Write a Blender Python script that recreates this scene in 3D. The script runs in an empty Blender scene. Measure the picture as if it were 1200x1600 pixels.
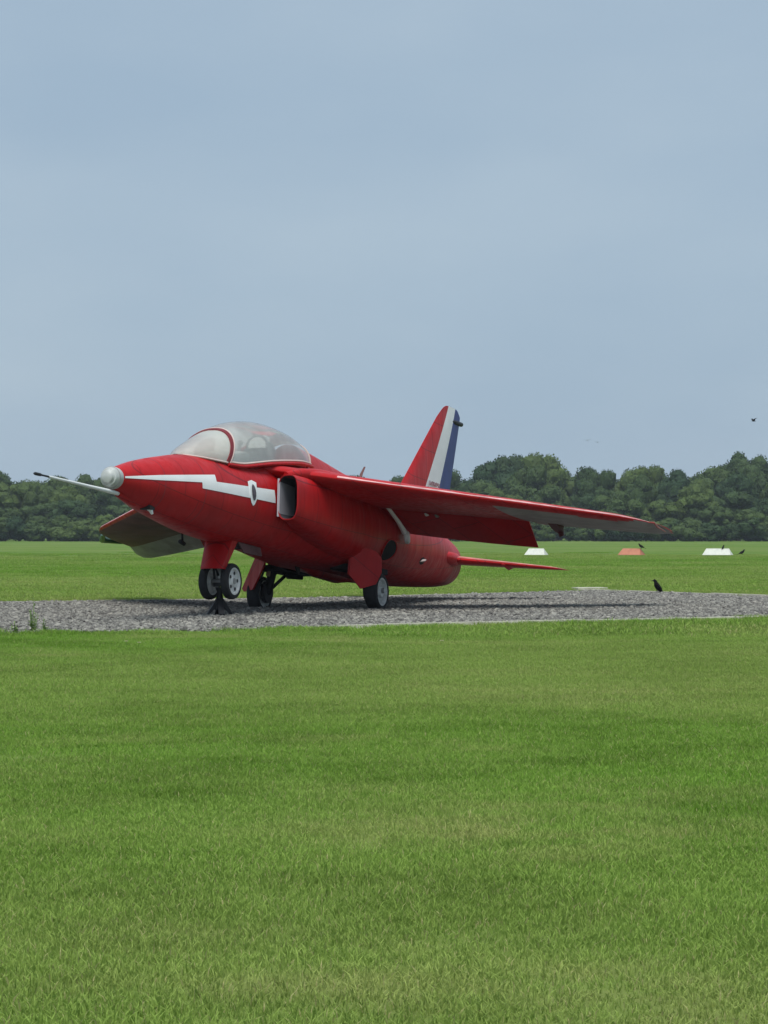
import bpy, bmesh, math, random
import numpy as np
from mathutils import Vector, Matrix, noise

random.seed(7); rng = np.random.default_rng(7)
R = math.radians
scene = bpy.context.scene
col = scene.collection

# ------------------------------------------------------------------ camera
HCAM = 0.8
cam_d = bpy.data.cameras.new('camera'); cam = bpy.data.objects.new('camera', cam_d); col.objects.link(cam)
cam_d.sensor_fit = 'VERTICAL'; cam_d.sensor_height = 36; cam_d.lens = 81.0
cam_d.clip_start = 0.1; cam_d.clip_end = 20000
cam.location = (0, 0, HCAM)
cam.rotation_euler = (R(90) + math.atan2(35, 3600), 0, 0)
scene.camera = cam

# ------------------------------------------------------------------ sky, sun, exposure
SUN_EL, SUN_AZ = R(66), R(186)          # azimuth clockwise from +Y: from behind the camera, a little to its left
w = bpy.data.worlds.new('World'); scene.world = w; w.use_nodes = True
nt = w.node_tree; nt.nodes.clear()
out = nt.nodes.new('ShaderNodeOutputWorld'); bg = nt.nodes.new('ShaderNodeBackground')
sky = nt.nodes.new('ShaderNodeTexSky'); sky.sky_type = 'NISHITA'; sky.sun_disc = False
sky.sun_elevation = SUN_EL; sky.sun_rotation = SUN_AZ; sky.air_density = 1.2; sky.dust_density = 2.0
tc = nt.nodes.new('ShaderNodeTexCoord'); mp = nt.nodes.new('ShaderNodeMapping')
mp.inputs['Scale'].default_value = (1.0, 1.0, 2.6)
nz = nt.nodes.new('ShaderNodeTexNoise'); nz.inputs['Scale'].default_value = 4.0; nz.inputs['Detail'].default_value = 4
nz.inputs['Roughness'].default_value = 0.5
rp = nt.nodes.new('ShaderNodeValToRGB')
rp.color_ramp.elements[0].position = 0.34; rp.color_ramp.elements[1].position = 0.80
# thin overcast veil: even blue-grey with faintly paler cloud
rp.color_ramp.elements[0].color = (2.24, 3.00, 3.80, 1); rp.color_ramp.elements[1].color = (2.80, 3.50, 4.15, 1)
mx = nt.nodes.new('ShaderNodeMix'); mx.data_type = 'RGBA'; mx.inputs['Factor'].default_value = 0.94
nt.links.new(tc.outputs['Generated'], mp.inputs['Vector']); nt.links.new(mp.outputs[0], nz.inputs['Vector'])
nt.links.new(nz.outputs['Fac'], rp.inputs['Fac'])
nt.links.new(sky.outputs[0], mx.inputs['A']); nt.links.new(rp.outputs[0], mx.inputs['B'])
nt.links.new(mx.outputs['Result'], bg.inputs['Color']); bg.inputs['Strength'].default_value = 0.0625
nt.links.new(bg.outputs[0], out.inputs['Surface'])
sd = bpy.data.lights.new('sun', 'SUN'); so = bpy.data.objects.new('sun', sd); col.objects.link(so)
sd.energy = 1.5; sd.angle = R(32); sd.color = (1.0, 0.965, 0.91)
sv = Vector((math.sin(SUN_AZ) * math.cos(SUN_EL), math.cos(SUN_AZ) * math.cos(SUN_EL), math.sin(SUN_EL)))
so.rotation_euler = (-sv).to_track_quat('-Z', 'Y').to_euler(); so.location = (-20, -30, 60)
scene.view_settings.view_transform = 'Standard'; scene.view_settings.look = 'None'
scene.view_settings.exposure = 1.3; scene.view_settings.gamma = 1.0
scene.view_settings.use_curve_mapping = False
scene.cycles.max_bounces = 8; scene.cycles.transparent_max_bounces = 12; scene.cycles.volume_bounces = 0

# ------------------------------------------------------------------ helpers
def mat(name, rgb, rough=0.6, metal=0.0, spec=0.5, var=0.0, vscale=6.0, bump=0.0, bscale=40.0, coat=0.0,
        dirt=None, dscale=2.5, damt=0.0):
    m = bpy.data.materials.new(name); m.use_nodes = True
    t = m.node_tree; b = t.nodes['Principled BSDF']
    b.inputs['Base Color'].default_value = (*rgb, 1); b.inputs['Roughness'].default_value = rough
    b.inputs['Metallic'].default_value = metal; b.inputs['Specular IOR Level'].default_value = spec
    b.inputs['Coat Weight'].default_value = coat; b.inputs['Coat Roughness'].default_value = 0.25
    if var or damt or bump:
        tc = t.nodes.new('ShaderNodeTexCoord')
    cur = None
    if var:
        n = t.nodes.new('ShaderNodeTexNoise'); n.inputs['Scale'].default_value = vscale; n.inputs['Detail'].default_value = 6
        t.links.new(tc.outputs['Object'], n.inputs['Vector'])
        r = t.nodes.new('ShaderNodeValToRGB'); r.color_ramp.elements[0].position = .3; r.color_ramp.elements[1].position = .72
        r.color_ramp.elements[0].color = tuple(max(0, c * (1 - var)) for c in rgb) + (1,)
        r.color_ramp.elements[1].color = tuple(min(1, c * (1 + var)) for c in rgb) + (1,)
        t.links.new(n.outputs['Fac'], r.inputs['Fac']); cur = r.outputs[0]
    if damt:
        n = t.nodes.new('ShaderNodeTexNoise'); n.inputs['Scale'].default_value = dscale; n.inputs['Detail'].default_value = 9
        n.inputs['Roughness'].default_value = .7
        t.links.new(tc.outputs['Object'], n.inputs['Vector'])
        r = t.nodes.new('ShaderNodeValToRGB'); r.color_ramp.elements[0].position = .5; r.color_ramp.elements[1].position = .75
        r.color_ramp.elements[0].color = (0, 0, 0, 1); r.color_ramp.elements[1].color = (damt, damt, damt, 1)
        t.links.new(n.outputs['Fac'], r.inputs['Fac'])
        x = t.nodes.new('ShaderNodeMix'); x.data_type = 'RGBA'
        if cur: t.links.new(cur, x.inputs['A'])
        else: x.inputs['A'].default_value = (*rgb, 1)
        x.inputs['B'].default_value = (*dirt, 1); t.links.new(r.outputs[0], x.inputs['Factor']); cur = x.outputs['Result']
    if cur: t.links.new(cur, b.inputs['Base Color'])
    if bump:
        n = t.nodes.new('ShaderNodeTexNoise'); n.inputs['Scale'].default_value = bscale; n.inputs['Detail'].default_value = 5
        t.links.new(tc.outputs['Object'], n.inputs['Vector'])
        bp = t.nodes.new('ShaderNodeBump'); bp.inputs['Strength'].default_value = bump; bp.inputs['Distance'].default_value = .02
        t.links.new(n.outputs['Fac'], bp.inputs['Height']); t.links.new(bp.outputs[0], b.inputs['Normal'])
    return m

def mesh(name, v, f, sharp=35, smooth=True):
    me = bpy.data.meshes.new(name); me.from_pydata([tuple(p) for p in v], [], [tuple(q) for q in f])
    bm = bmesh.new(); bm.from_mesh(me)
    bmesh.ops.remove_doubles(bm, verts=bm.verts, dist=1e-5)
    bmesh.ops.recalc_face_normals(bm, faces=bm.faces); bm.to_mesh(me); bm.free()
    if smooth:
        me.polygons.foreach_set('use_smooth', [True] * len(me.polygons))
        me.set_sharp_from_angle(angle=R(sharp))
    me.update(); return me
def add(name, me, m, parent=None, loc=None):
    o = bpy.data.objects.new(name, me); col.objects.link(o)
    if m is not None:
        if len(me.materials) == 0: me.materials.append(m)
    if parent: o.parent = parent
    if loc: o.location = loc
    return o
def mk(name, v, f, m, parent=None, sharp=35, smooth=True):
    return add(name, mesh(name, v, f, sharp, smooth), m, parent)
def tag(o, label=None, cat=None, group=None, kind=None):
    if label: o['label'] = label
    if cat: o['category'] = cat
    if group: o['group'] = group
    if kind: o['kind'] = kind
    return o
def empty(name, loc=(0, 0, 0), rz=0):
    o = bpy.data.objects.new(name, None); col.objects.link(o); o.location = loc; o.rotation_euler = (0, 0, rz)
    o.empty_display_size = .2; return o
class G:
    """collects shapes for one mesh"""
    def __init__(s): s.v = []; s.f = []
    def put(s, v, f):
        k = len(s.v); s.v += [tuple(p) for p in v]; s.f += [tuple(i + k for i in q) for q in f]; return s
    def loft(s, rings, cap0=True, cap1=True, closed=True):
        n = len(rings[0]); v = [p for r in rings for p in r]; f = []
        for i in range(len(rings) - 1):
            for j in range(n if closed else n - 1):
                a = i * n + j; b = i * n + (j + 1) % n
                f.append((a, b, b + n, a + n))
        if cap0: f.append(tuple(range(n))[::-1])
        if cap1: f.append(tuple(range((len(rings) - 1) * n, len(rings) * n)))
        return s.put(v, f)
    def tube(s, pts, r, n=10, flat=1.0, caps=True):
        pts = [Vector(p) for p in pts]; rs = r if isinstance(r, (list, tuple)) else [r] * len(pts); rings = []; ref = None
        for i, p in enumerate(pts):
            d = (pts[min(i + 1, len(pts) - 1)] - pts[max(i - 1, 0)]).normalized()
            if ref is None: ref = Vector((0, 0, 1)) if abs(d.z) < .9 else Vector((1, 0, 0))
            x = d.cross(ref)
            x = x.normalized() if x.length > 1e-5 else d.orthogonal().normalized()
            y = x.cross(d).normalized(); ref = y
            rings.append([p + rs[i] * (math.cos(t) * x + flat * math.sin(t) * y) for t in np.linspace(0, 2 * math.pi, n, endpoint=False)])
        return s.loft(rings, caps, caps)
    def box(s, c, h, rot=None):
        v = [Vector((x * h[0], y * h[1], z * h[2])) for x in (-1, 1) for y in (-1, 1) for z in (-1, 1)]
        if rot is not None: v = [rot @ p for p in v]
        v = [p + Vector(c) for p in v]
        return s.put(v, [(0, 1, 3, 2), (4, 6, 7, 5), (0, 4, 5, 1), (2, 3, 7, 6), (0, 2, 6, 4), (1, 5, 7, 3)])
    def lathe(s, prof, origin, axis, n=40, cap0=False, cap1=False):
        """prof: (dist along axis, radius)"""
        ax = Vector(axis).normalized(); x = ax.orthogonal().normalized(); y = ax.cross(x); o = Vector(origin)
        rings = [[o + ax * d + r * (math.cos(t) * x + math.sin(t) * y) for t in np.linspace(0, 2 * math.pi, n, endpoint=False)] for d, r in prof]
        return s.loft(rings, cap0, cap1)
    def plate(s, poly, th):
        """poly: 3D points of a flat polygon, extruded by th along its normal"""
        p = [Vector(q) for q in poly]; nrm = Vector((0, 0, 0))
        for i in range(len(p)): nrm += (p[i] - p[0]).cross(p[(i + 1) % len(p)] - p[0])
        nrm = nrm.normalized() * th; n = len(p)
        return s.loft([[q - nrm / 2 for q in p], [q + nrm / 2 for q in p]])
    def build(s, name, m, parent=None, sharp=35, smooth=True): return mk(name, s.v, s.f, m, parent, sharp, smooth)

# ------------------------------------------------------------------ materials
M_red = mat('red_paint', (.44, .007, .009), rough=.42, spec=.28, var=.14, vscale=3.0, dirt=(.2, .02, .022), damt=.3, dscale=1.6, bump=.015, bscale=9)
def panel_lines(m):
    """fine panel joints, rivet-row relief and rain streaks on the painted skin"""
    t = m.node_tree; b = t.nodes['Principled BSDF']; tc = t.nodes.new('ShaderNodeTexCoord'); sp = t.nodes.new('ShaderNodeSeparateXYZ'); t.links.new(tc.outputs['Object'], sp.inputs[0])
    cb = t.nodes.new('ShaderNodeCombineXYZ'); t.links.new(sp.outputs['X'], cb.inputs['X'])
    ad = t.nodes.new('ShaderNodeMath'); ad.operation = 'ADD'; t.links.new(sp.outputs['Z'], ad.inputs[0])
    ab = t.nodes.new('ShaderNodeMath'); ab.operation = 'ABSOLUTE'; t.links.new(sp.outputs['Y'], ab.inputs[0]); t.links.new(ab.outputs[0], ad.inputs[1])
    t.links.new(ad.outputs[0], cb.inputs['Y'])
    br = t.nodes.new('ShaderNodeTexBrick'); br.inputs['Scale'].default_value = 1.0; br.inputs['Brick Width'].default_value = .62; br.inputs['Row Height'].default_value = .36
    br.inputs['Mortar Size'].default_value = .0055; br.inputs['Mortar Smooth'].default_value = .2; br.offset = .37
    t.links.new(cb.outputs[0], br.inputs['Vector'])
    mpn = t.nodes.new('ShaderNodeMapping'); mpn.inputs['Scale'].default_value = (9, 9, 1.2); t.links.new(tc.outputs['Object'], mpn.inputs[0])
    ns = t.nodes.new('ShaderNodeTexNoise'); ns.inputs['Scale'].default_value = 2.0; ns.inputs['Detail'].default_value = 5; t.links.new(mpn.outputs[0], ns.inputs['Vector'])
    mr = t.nodes.new('ShaderNodeMapRange'); mr.inputs[1].default_value = .55; mr.inputs[2].default_value = .8; mr.inputs[3].default_value = 0; mr.inputs[4].default_value = .28; t.links.new(ns.outputs['Fac'], mr.inputs[0])
    old = b.inputs['Base Color'].links[0].from_socket
    x = t.nodes.new('ShaderNodeMix'); x.data_type = 'RGBA'; x.inputs['B'].default_value = (.13, .012, .014, 1); t.links.new(old, x.inputs['A']); t.links.new(mr.outputs[0], x.inputs['Factor'])
    fm = t.nodes.new('ShaderNodeMath'); fm.operation = 'MULTIPLY'; fm.inputs[1].default_value = .65; t.links.new(br.outputs['Fac'], fm.inputs[0])
    y = t.nodes.new('ShaderNodeMix'); y.data_type = 'RGBA'; y.inputs['B'].default_value = (.10, .004, .006, 1); t.links.new(x.outputs['Result'], y.inputs['A']); t.links.new(fm.outputs[0], y.inputs['Factor'])
    t.links.new(y.outputs['Result'], b.inputs['Base Color'])
    r2 = t.nodes.new('ShaderNodeMapRange'); r2.inputs[1].default_value = .3; r2.inputs[2].default_value = .8; r2.inputs[3].default_value = .34; r2.inputs[4].default_value = .6; t.links.new(ns.outputs['Fac'], r2.inputs[0]); t.links.new(r2.outputs[0], b.inputs['Roughness'])
panel_lines(M_red)
M_white = mat('white_paint', (.80, .82, .82), rough=.45, var=.05, vscale=5)
M_arm = mat('white_primer', (.88, .88, .9), rough=.5)
M_blue = mat('blue_paint', (.022, .036, .19), rough=.45, var=.2, vscale=6)
M_silver = mat('nose_silver', (.50, .52, .50), rough=.4, metal=.25, var=.14, vscale=14)
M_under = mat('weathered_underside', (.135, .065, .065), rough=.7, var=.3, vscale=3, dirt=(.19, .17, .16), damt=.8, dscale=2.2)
M_worn_light = mat('worn_edge_highlight', (.66, .36, .36), rough=.5, var=.3, vscale=7)  # worn paint, lightened to carry the painted edge highlight
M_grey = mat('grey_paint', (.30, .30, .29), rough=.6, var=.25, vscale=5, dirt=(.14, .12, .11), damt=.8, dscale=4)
M_rubber = mat('tyre_rubber', (.018, .018, .02), rough=.85, var=.25, vscale=20, bump=.1)
M_black = mat('black_steel', (.014, .014, .017), rough=.6, var=.3, vscale=15)
M_tan = mat('tan_primer', (.46, .33, .2), rough=.6, var=.1)
M_steel = mat('bare_steel', (.35, .35, .35), rough=.4, metal=.7)
M_hub = mat('hub_white', (.62, .63, .61), rough=.5, var=.12, vscale=25, dirt=(.25, .24, .22), damt=.6, dscale=14)
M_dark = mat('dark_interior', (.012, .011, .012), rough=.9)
M_cream = mat('cream_sealant', (.62, .50, .46), rough=.6)
M_lit_wall = mat('splitter_lit_pale', (.42, .40, .44), rough=.5, var=.1)  # pale front of the intake wall, lit look put into the colour
M_duct = mat('intake_duct', (.05, .05, .06), rough=.6, var=.12, vscale=6)  # deep duct walls, depth shade put into the dark colour
M_crest = mat('crest_grey', (.085, .07, .085), rough=.6, var=.5, vscale=30)
M_letter = mat('serial_grey', (.28, .16, .18), rough=.6)
M_cock = mat('cockpit_grey', (.56, .58, .55), rough=.8, var=.2)
M_seat = mat('seat_dark', (.03, .035, .035), rough=.8, var=.3)
def glass(name, milk, tint):
    m = bpy.data.materials.new(name); m.use_nodes = True; t = m.node_tree; t.nodes.clear()
    o = t.nodes.new('ShaderNodeOutputMaterial'); tr = t.nodes.new('ShaderNodeBsdfTransparent'); tr.inputs[0].default_value = (.93, .95, .94, 1)
    df = t.nodes.new('ShaderNodeBsdfDiffuse'); df.inputs[0].default_value = (*tint, 1)
    tl = t.nodes.new('ShaderNodeBsdfTranslucent'); tl.inputs[0].default_value = (*tint, 1)
    ms = t.nodes.new('ShaderNodeMixShader'); ms.inputs[0].default_value = .5
    t.links.new(df.outputs[0], ms.inputs[1]); t.links.new(tl.outputs[0], ms.inputs[2])
    tc = t.nodes.new('ShaderNodeTexCoord'); n = t.nodes.new('ShaderNodeTexNoise'); n.inputs['Scale'].default_value = 3.5; n.inputs['Detail'].default_value = 5
    t.links.new(tc.outputs['Object'], n.inputs['Vector'])
    mr = t.nodes.new('ShaderNodeMapRange'); mr.inputs[1].default_value = .3; mr.inputs[2].default_value = .7
    mr.inputs[3].default_value = milk - .1; mr.inputs[4].default_value = milk + .1
    t.links.new(n.outputs['Fac'], mr.inputs[0])
    m1 = t.nodes.new('ShaderNodeMixShader'); t.links.new(mr.outputs[0], m1.inputs[0])
    t.links.new(tr.outputs[0], m1.inputs[1]); t.links.new(ms.outputs[0], m1.inputs[2])
    gl = t.nodes.new('ShaderNodeBsdfGlossy'); gl.inputs['Roughness'].default_value = .06
    fr = t.nodes.new('ShaderNodeFresnel'); fr.inputs[0].default_value = 1.45
    m2 = t.nodes.new('ShaderNodeMixShader'); t.links.new(fr.outputs[0], m2.inputs[0]); t.links.new(m1.outputs[0], m2.inputs[1]); t.links.new(gl.outputs[0], m2.inputs[2])
    t.links.new(m2.outputs[0], o.inputs[0]); return m
M_glass = glass('crazed_canopy', .52, (.95, .97, .94))
M_screen = glass('milky_windscreen', .74, (.88, .92, .84))

# grass colour shared by soil sheet and blades: world-space patches of lush green, dry straw and darker clover
def grass_mat(name, dark, mid, dry, blade):
    m = bpy.data.materials.new(name); m.use_nodes = True; t = m.node_tree; b = t.nodes['Principled BSDF']
    g = t.nodes.new('ShaderNodeNewGeometry')
    def nse(scale, det, rough=.55, off=0):
        mpn = t.nodes.new('ShaderNodeMapping'); mpn.inputs['Location'].default_value = (off, off * .7, 0); mpn.inputs['Scale'].default_value = (.75, 1.0, 0.0)
        n = t.nodes.new('ShaderNodeTexNoise'); n.inputs['Scale'].default_value = scale; n.inputs['Detail'].default_value = det; n.inputs['Roughness'].default_value = rough
        t.links.new(g.outputs['Position'], mpn.inputs[0]); t.links.new(mpn.outputs[0], n.inputs['Vector']); return n.outputs['Fac']
    def ramp(fac, p0, p1):
        r = t.nodes.new('ShaderNodeMapRange'); r.inputs[1].default_value = p0; r.inputs[2].default_value = p1; r.interpolation_type = 'SMOOTHSTEP'
        t.links.new(fac, r.inputs[0]); return r.outputs[0]
    def mixc(fac, A, B):
        x = t.nodes.new('ShaderNodeMix'); x.data_type = 'RGBA'; t.links.new(fac, x.inputs['Factor'])
        for s, k in ((A, 'A'), (B, 'B')):
            if isinstance(s, tuple): x.inputs[k].default_value = (*s, 1)
            else: t.links.new(s, x.inputs[k])
        return x.outputs['Result']
    c = mixc(ramp(nse(1.1, 6, .6), .40, .60), dark, mid)
    dfac = ramp(nse(.55, 8, .66, 31), .47, .73)
    c = mixc(dfac, c, dry)
    c2 = mixc(ramp(nse(3.2, 6, .7, 11), .44, .64), c, mid)
    c2 = mixc(ramp(nse(2.1, 6, .7, 77), .56, .70), c2, dark)
    far = mixc(ramp(nse(.05, 5, .6, 57), .42, .62), c2, dry if not blade else c2)
    cc = c2
    # broad mowing / growth variation that reads at distance
    fm = t.nodes.new('ShaderNodeMath'); fm.operation = 'MULTIPLY'; fm.inputs[1].default_value = .45
    t.links.new(ramp(nse(.06, 6, .65, 57), .42, .62), fm.inputs[0]); cc = mixc(fm.outputs[0], c2, dry)
    if blade:
        oi = t.nodes.new('ShaderNodeAttribute'); oi.attribute_name = 'tint'
        hs = t.nodes.new('ShaderNodeHueSaturation'); mm = t.nodes.new('ShaderNodeMapRange'); mm.inputs[3].default_value = .84; mm.inputs[4].default_value = 1.18
        t.links.new(oi.outputs['Fac'], mm.inputs[0]); t.links.new(mm.outputs[0], hs.inputs['Value']); t.links.new(cc, hs.inputs['Color'])
        dr = t.nodes.new('ShaderNodeAttribute'); dr.attribute_name = 'dry'
        hs = type('o', (), {'outputs': [mixc(dr.outputs['Fac'], hs.outputs[0], (.42, .38, .19))]})
        t.links.new(hs.outputs[0], b.inputs['Base Color'])
        b.inputs['Roughness'].default_value = .6; b.inputs['Specular IOR Level'].default_value = .12
        tl = t.nodes.new('ShaderNodeBsdfTranslucent'); t.links.new(hs.outputs[0], tl.inputs[0])
        ms = t.nodes.new('ShaderNodeMixShader'); ms.inputs[0].default_value = .35
        t.links.new(b.outputs[0], ms.inputs[1]); t.links.new(tl.outputs[0], ms.inputs[2])
        t.links.new(ms.outputs[0], t.nodes['Material Output'].inputs[0])
    else:
        t.links.new(cc, b.inputs['Base Color']); b.inputs['Roughness'].default_value = .95; b.inputs['Specular IOR Level'].default_value = .1
    return m
GD, GM, GY = (.114, .240, .020), (.192, .346, .048), (.345, .395, .128)
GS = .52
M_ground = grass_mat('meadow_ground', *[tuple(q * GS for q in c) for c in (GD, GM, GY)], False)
M_blade = grass_mat('grass_blade', GD, GM, GY, True)

# ------------------------------------------------------------------ the ground
def grid_sheet(x0, x1, y0, y1, nx, ny, fz):
    xs = np.linspace(x0, x1, nx); ys = np.linspace(y0, y1, ny)
    v = [(x, y, fz(x, y)) for y in ys for x in xs]
    f = [(j * nx + i, j * nx + i + 1, (j + 1) * nx + i + 1, (j + 1) * nx + i) for j in range(ny - 1) for i in range(nx - 1)]
    return v, f
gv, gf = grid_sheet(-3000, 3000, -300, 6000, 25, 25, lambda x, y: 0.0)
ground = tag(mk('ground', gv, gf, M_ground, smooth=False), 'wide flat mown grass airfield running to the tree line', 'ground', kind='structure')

PAD = [(-9.5, 18.2), (-5.2, 18.35), (-3.1, 18.6), (-1.57, 18.86), (0, 19.72), (1.8, 20.78), (3.64, 21.83), (6.2, 23.2), (7.6, 24.3), (6.3, 26.6), (4.85, 29.2),
       (3.75, 31.25), (2.95, 32.5), (1.6, 31.0), (0, 29.3), (-2.3, 27.75), (-4.49, 26.95), (-9.5, 26.2)]
def in_pad(x, y, P=PAD):
    c = False; j = len(P) - 1
    for i in range(len(P)):
        if (P[i][1] > y) != (P[j][1] > y) and x < (P[j][0] - P[i][0]) * (y - P[i][1]) / (P[j][1] - P[i][1]) + P[i][0]: c = not c
        j = i
    return c
def seg_d(x, y, a, b):
    vx, vy = b[0] - a[0], b[1] - a[1]; t = max(0, min(1, ((x - a[0]) * vx + (y - a[1]) * vy) / (vx * vx + vy * vy)))
    return math.hypot(x - a[0] - t * vx, y - a[1] - t * vy)
def pad_d(x, y): return min(seg_d(x, y, PAD[i], PAD[(i + 1) % len(PAD)]) for i in range(len(PAD)))
M_padbase = mat('gravel_bed', (.12, .11, .105), rough=.95, var=.35, vscale=12, bump=.5, bscale=50)
pad = tag(mk('gravel_pad', [(x, y, .004) for x, y in PAD], [tuple(range(len(PAD)))], M_padbase, smooth=False), 'grey gravel hardstanding beneath the red jet', 'gravel', kind='structure')
M_kerb = mat('pale_concrete', (.50, .48, .40), rough=.9, var=.2, vscale=6, bump=.2)
def edging(name, pts, hgt, label):
    g = G()
    for k in range(len(pts) - 1):
        a = Vector((*pts[k], 0)); b = Vector((*pts[k + 1], 0)); d = (b - a); L = d.length; d.normalize(); p = Vector((-d.y, d.x, 0)); nseg = max(1, int(L / .95))
        for i in range(nseg):
            s0 = a + d * (L * i / nseg + .008); s1 = a + d * (L * (i + 1) / nseg - .008); zz = hgt + random.uniform(-.006, .006)
            q = p * random.uniform(-.012, .012)
            g.loft([[s + q - p * .035 + Vector((0, 0, -.06)), s + q + p * .035 + Vector((0, 0, -.06)), s + q + p * .03 + Vector((0, 0, zz)), s + q - p * .03 + Vector((0, 0, zz))] for s in (s0, s1)])
    return tag(g.build(name, M_kerb, None, smooth=False), label, 'kerb', kind='structure')
edging('kerb', [(-.4, 19.5), (0, 19.72), (1.8, 20.78), (3.64, 21.83), (6.2, 23.2)], .035, 'pale concrete edging along the near side of the gravel')
edging('kerb', [(6.3, 26.6), (4.85, 29.2), (3.75, 31.25), (2.95, 32.5)], .03, 'pale concrete edging along the right far side of the gravel')
edging('kerb', [(-4.49, 26.95), (-2.3, 27.75), (0, 29.3), (1.6, 31.0)], .02, 'pale concrete edging along the far side of the gravel')

# ------------------------------------------------------------------ geometry-node scattering (uncountable stuff only)
def scatter(name, pts, rots, scs, idx, variants, m, label, cat):
    src = bpy.data.collections.new(name + '_pieces')
    for k, me in enumerate(variants):
        o = bpy.data.objects.new('piece_%02d' % k, me); src.objects.link(o)
        if not me.materials: me.materials.append(m)
    me = bpy.data.meshes.new(name); me.from_pydata([tuple(p) for p in pts], [], [])
    a = me.attributes.new('rot', 'FLOAT_VECTOR', 'POINT'); a.data.foreach_set('vector', np.asarray(rots, dtype=np.float32).ravel())
    a = me.attributes.new('scl', 'FLOAT_VECTOR', 'POINT'); a.data.foreach_set('vector', np.asarray(scs, dtype=np.float32).ravel())
    a = me.attributes.new('idx', 'INT', 'POINT'); a.data.foreach_set('value', np.asarray(idx, dtype=np.int32))
    me.materials.append(m)
    o = bpy.data.objects.new(name, me); col.objects.link(o)
    ng = bpy.data.node_groups.new(name, 'GeometryNodeTree')
    ng.interface.new_socket('Geometry', in_out='INPUT', socket_type='NodeSocketGeometry')
    ng.interface.new_socket('Geometry', in_out='OUTPUT', socket_type='NodeSocketGeometry')
    N = ng.nodes.new; gi = N('NodeGroupInput'); go = N('NodeGroupOutput'); ci = N('GeometryNodeCollectionInfo')
    ci.inputs['Collection'].default_value = src; ci.inputs['Separate Children'].default_value = True; ci.inputs['Reset Children'].default_value = True
    ip = N('GeometryNodeInstanceOnPoints'); ip.inputs['Pick Instance'].default_value = True
    def attr(nm, ty):
        q = N('GeometryNodeInputNamedAttribute'); q.data_type = ty; q.inputs['Name'].default_value = nm; return q.outputs['Attribute']
    e = N('FunctionNodeEulerToRotation')
    ng.links.new(attr('rot', 'FLOAT_VECTOR'), e.inputs[0]); ng.links.new(e.outputs[0], ip.inputs['Rotation'])
    ng.links.new(attr('scl', 'FLOAT_VECTOR'), ip.inputs['Scale']); ng.links.new(attr('idx', 'INT'), ip.inputs['Instance Index'])
    ng.links.new(gi.outputs[0], ip.inputs['Points']); ng.links.new(ci.outputs[0], ip.inputs['Instance']); ng.links.new(ip.outputs[0], go.inputs[0])
    md = o.modifiers.new('scatter', 'NODES'); md.node_group = ng
    return tag(o, label, cat, kind='stuff')

# grass: round tufts-of-turf pieces laid overlapping
def turf(rad, nblade, hmin, hmax, wid, seed):
    r = np.random.default_rng(seed); v = []; f = []; tint = []; dry = []
    for i in range(nblade):
        q = rad * math.sqrt(r.random()); an = r.random() * 6.283; x, y = q * math.cos(an), q * math.sin(an)
        cl = noise.noise(Vector((x * 7 + seed * 9.1, y * 7, 0))) * .6 + .5
        hh = (hmin + (hmax - hmin) * r.random() ** 1.6) * (.65 + .7 * cl); d = r.random() * 6.283; dx, dy = math.cos(d), math.sin(d)
        le = hh * (0.25 + 1.0 * r.random()); b = r.random() * 6.283; bx, by = math.cos(b), math.sin(b); ww = wid * (.6 + .8 * r.random())
        k = len(v)
        v += [(x - dx * ww, y - dy * ww, -.004), (x + dx * ww, y + dy * ww, -.004),
              (x + bx * le * .35 + dx * ww * .8, y + by * le * .35 + dy * ww * .8, hh * .62), (x + bx * le * .35 - dx * ww * .8, y + by * le * .35 - dy * ww * .8, hh * .62),
              (x + bx * le, y + by * le, hh)]
        f += [(k, k + 1, k + 2, k + 3), (k + 3, k + 2, k + 4)]
        tint += [min(1, max(0, .5 * r.random() + .5 * cl))] * 5; dry += [(.75 if r.random() < .055 else 0.0)] * 5
    me = bpy.data.meshes.new('turf'); me.from_pydata(v, [], f)
    a = me.attributes.new('tint', 'FLOAT', 'POINT'); a.data.foreach_set('value', tint)
    a = me.attributes.new('dry', 'FLOAT', 'POINT'); a.data.foreach_set('value', dry)
    me.update(); return me
near_v = [turf(.5, 4200, .010, .022, .0013, s) for s in range(5)]
far_v = [turf(1.1, 2200, .02, .045, .004, 40 + s) for s in range(4)]
def lay(y0, y1, step, marg, variants, name, label, edge):
    P = []; Ro = []; S = []; I = []
    y = y0
    while y < y1:
        hw = y / 6.0 * 1.12 + marg; n = int(2 * hw / step)
        for i in range(n + 1):
            x = -hw + 2 * hw * i / max(1, n) + random.uniform(-.35, .35) * step; yy = y + random.uniform(-.35, .35) * step
            if in_pad(x, yy) and pad_d(x, yy) > edge: continue
            if not in_pad(x, yy) and pad_d(x, yy) < edge and 17 < yy < 34 and False: continue
            s = random.uniform(.85, 1.15)
            P.append((x, yy, 0)); Ro.append((0, 0, random.uniform(0, 6.283))); S.append((s, s, s * random.uniform(.8, 1.15))); I.append(random.randrange(len(variants)))
        y += step
    return P, Ro, S, I
def keep_off_pad(t, rad):
    out = [[], [], [], []]
    for p, r, s, i in zip(*t):
        inside = in_pad(p[0], p[1]); d = pad_d(p[0], p[1])
        if inside or d < rad: continue
        for k, q in zip(out, (p, r, s, i)): k.append(q)
    return out
t1 = keep_off_pad(lay(3.2, 19.8, .42, 1.5, near_v, '', '', -1), .42)
scatter('foreground_grass', *t1, near_v, M_blade, 'short mown green grass filling the foreground', 'grass')
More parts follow.
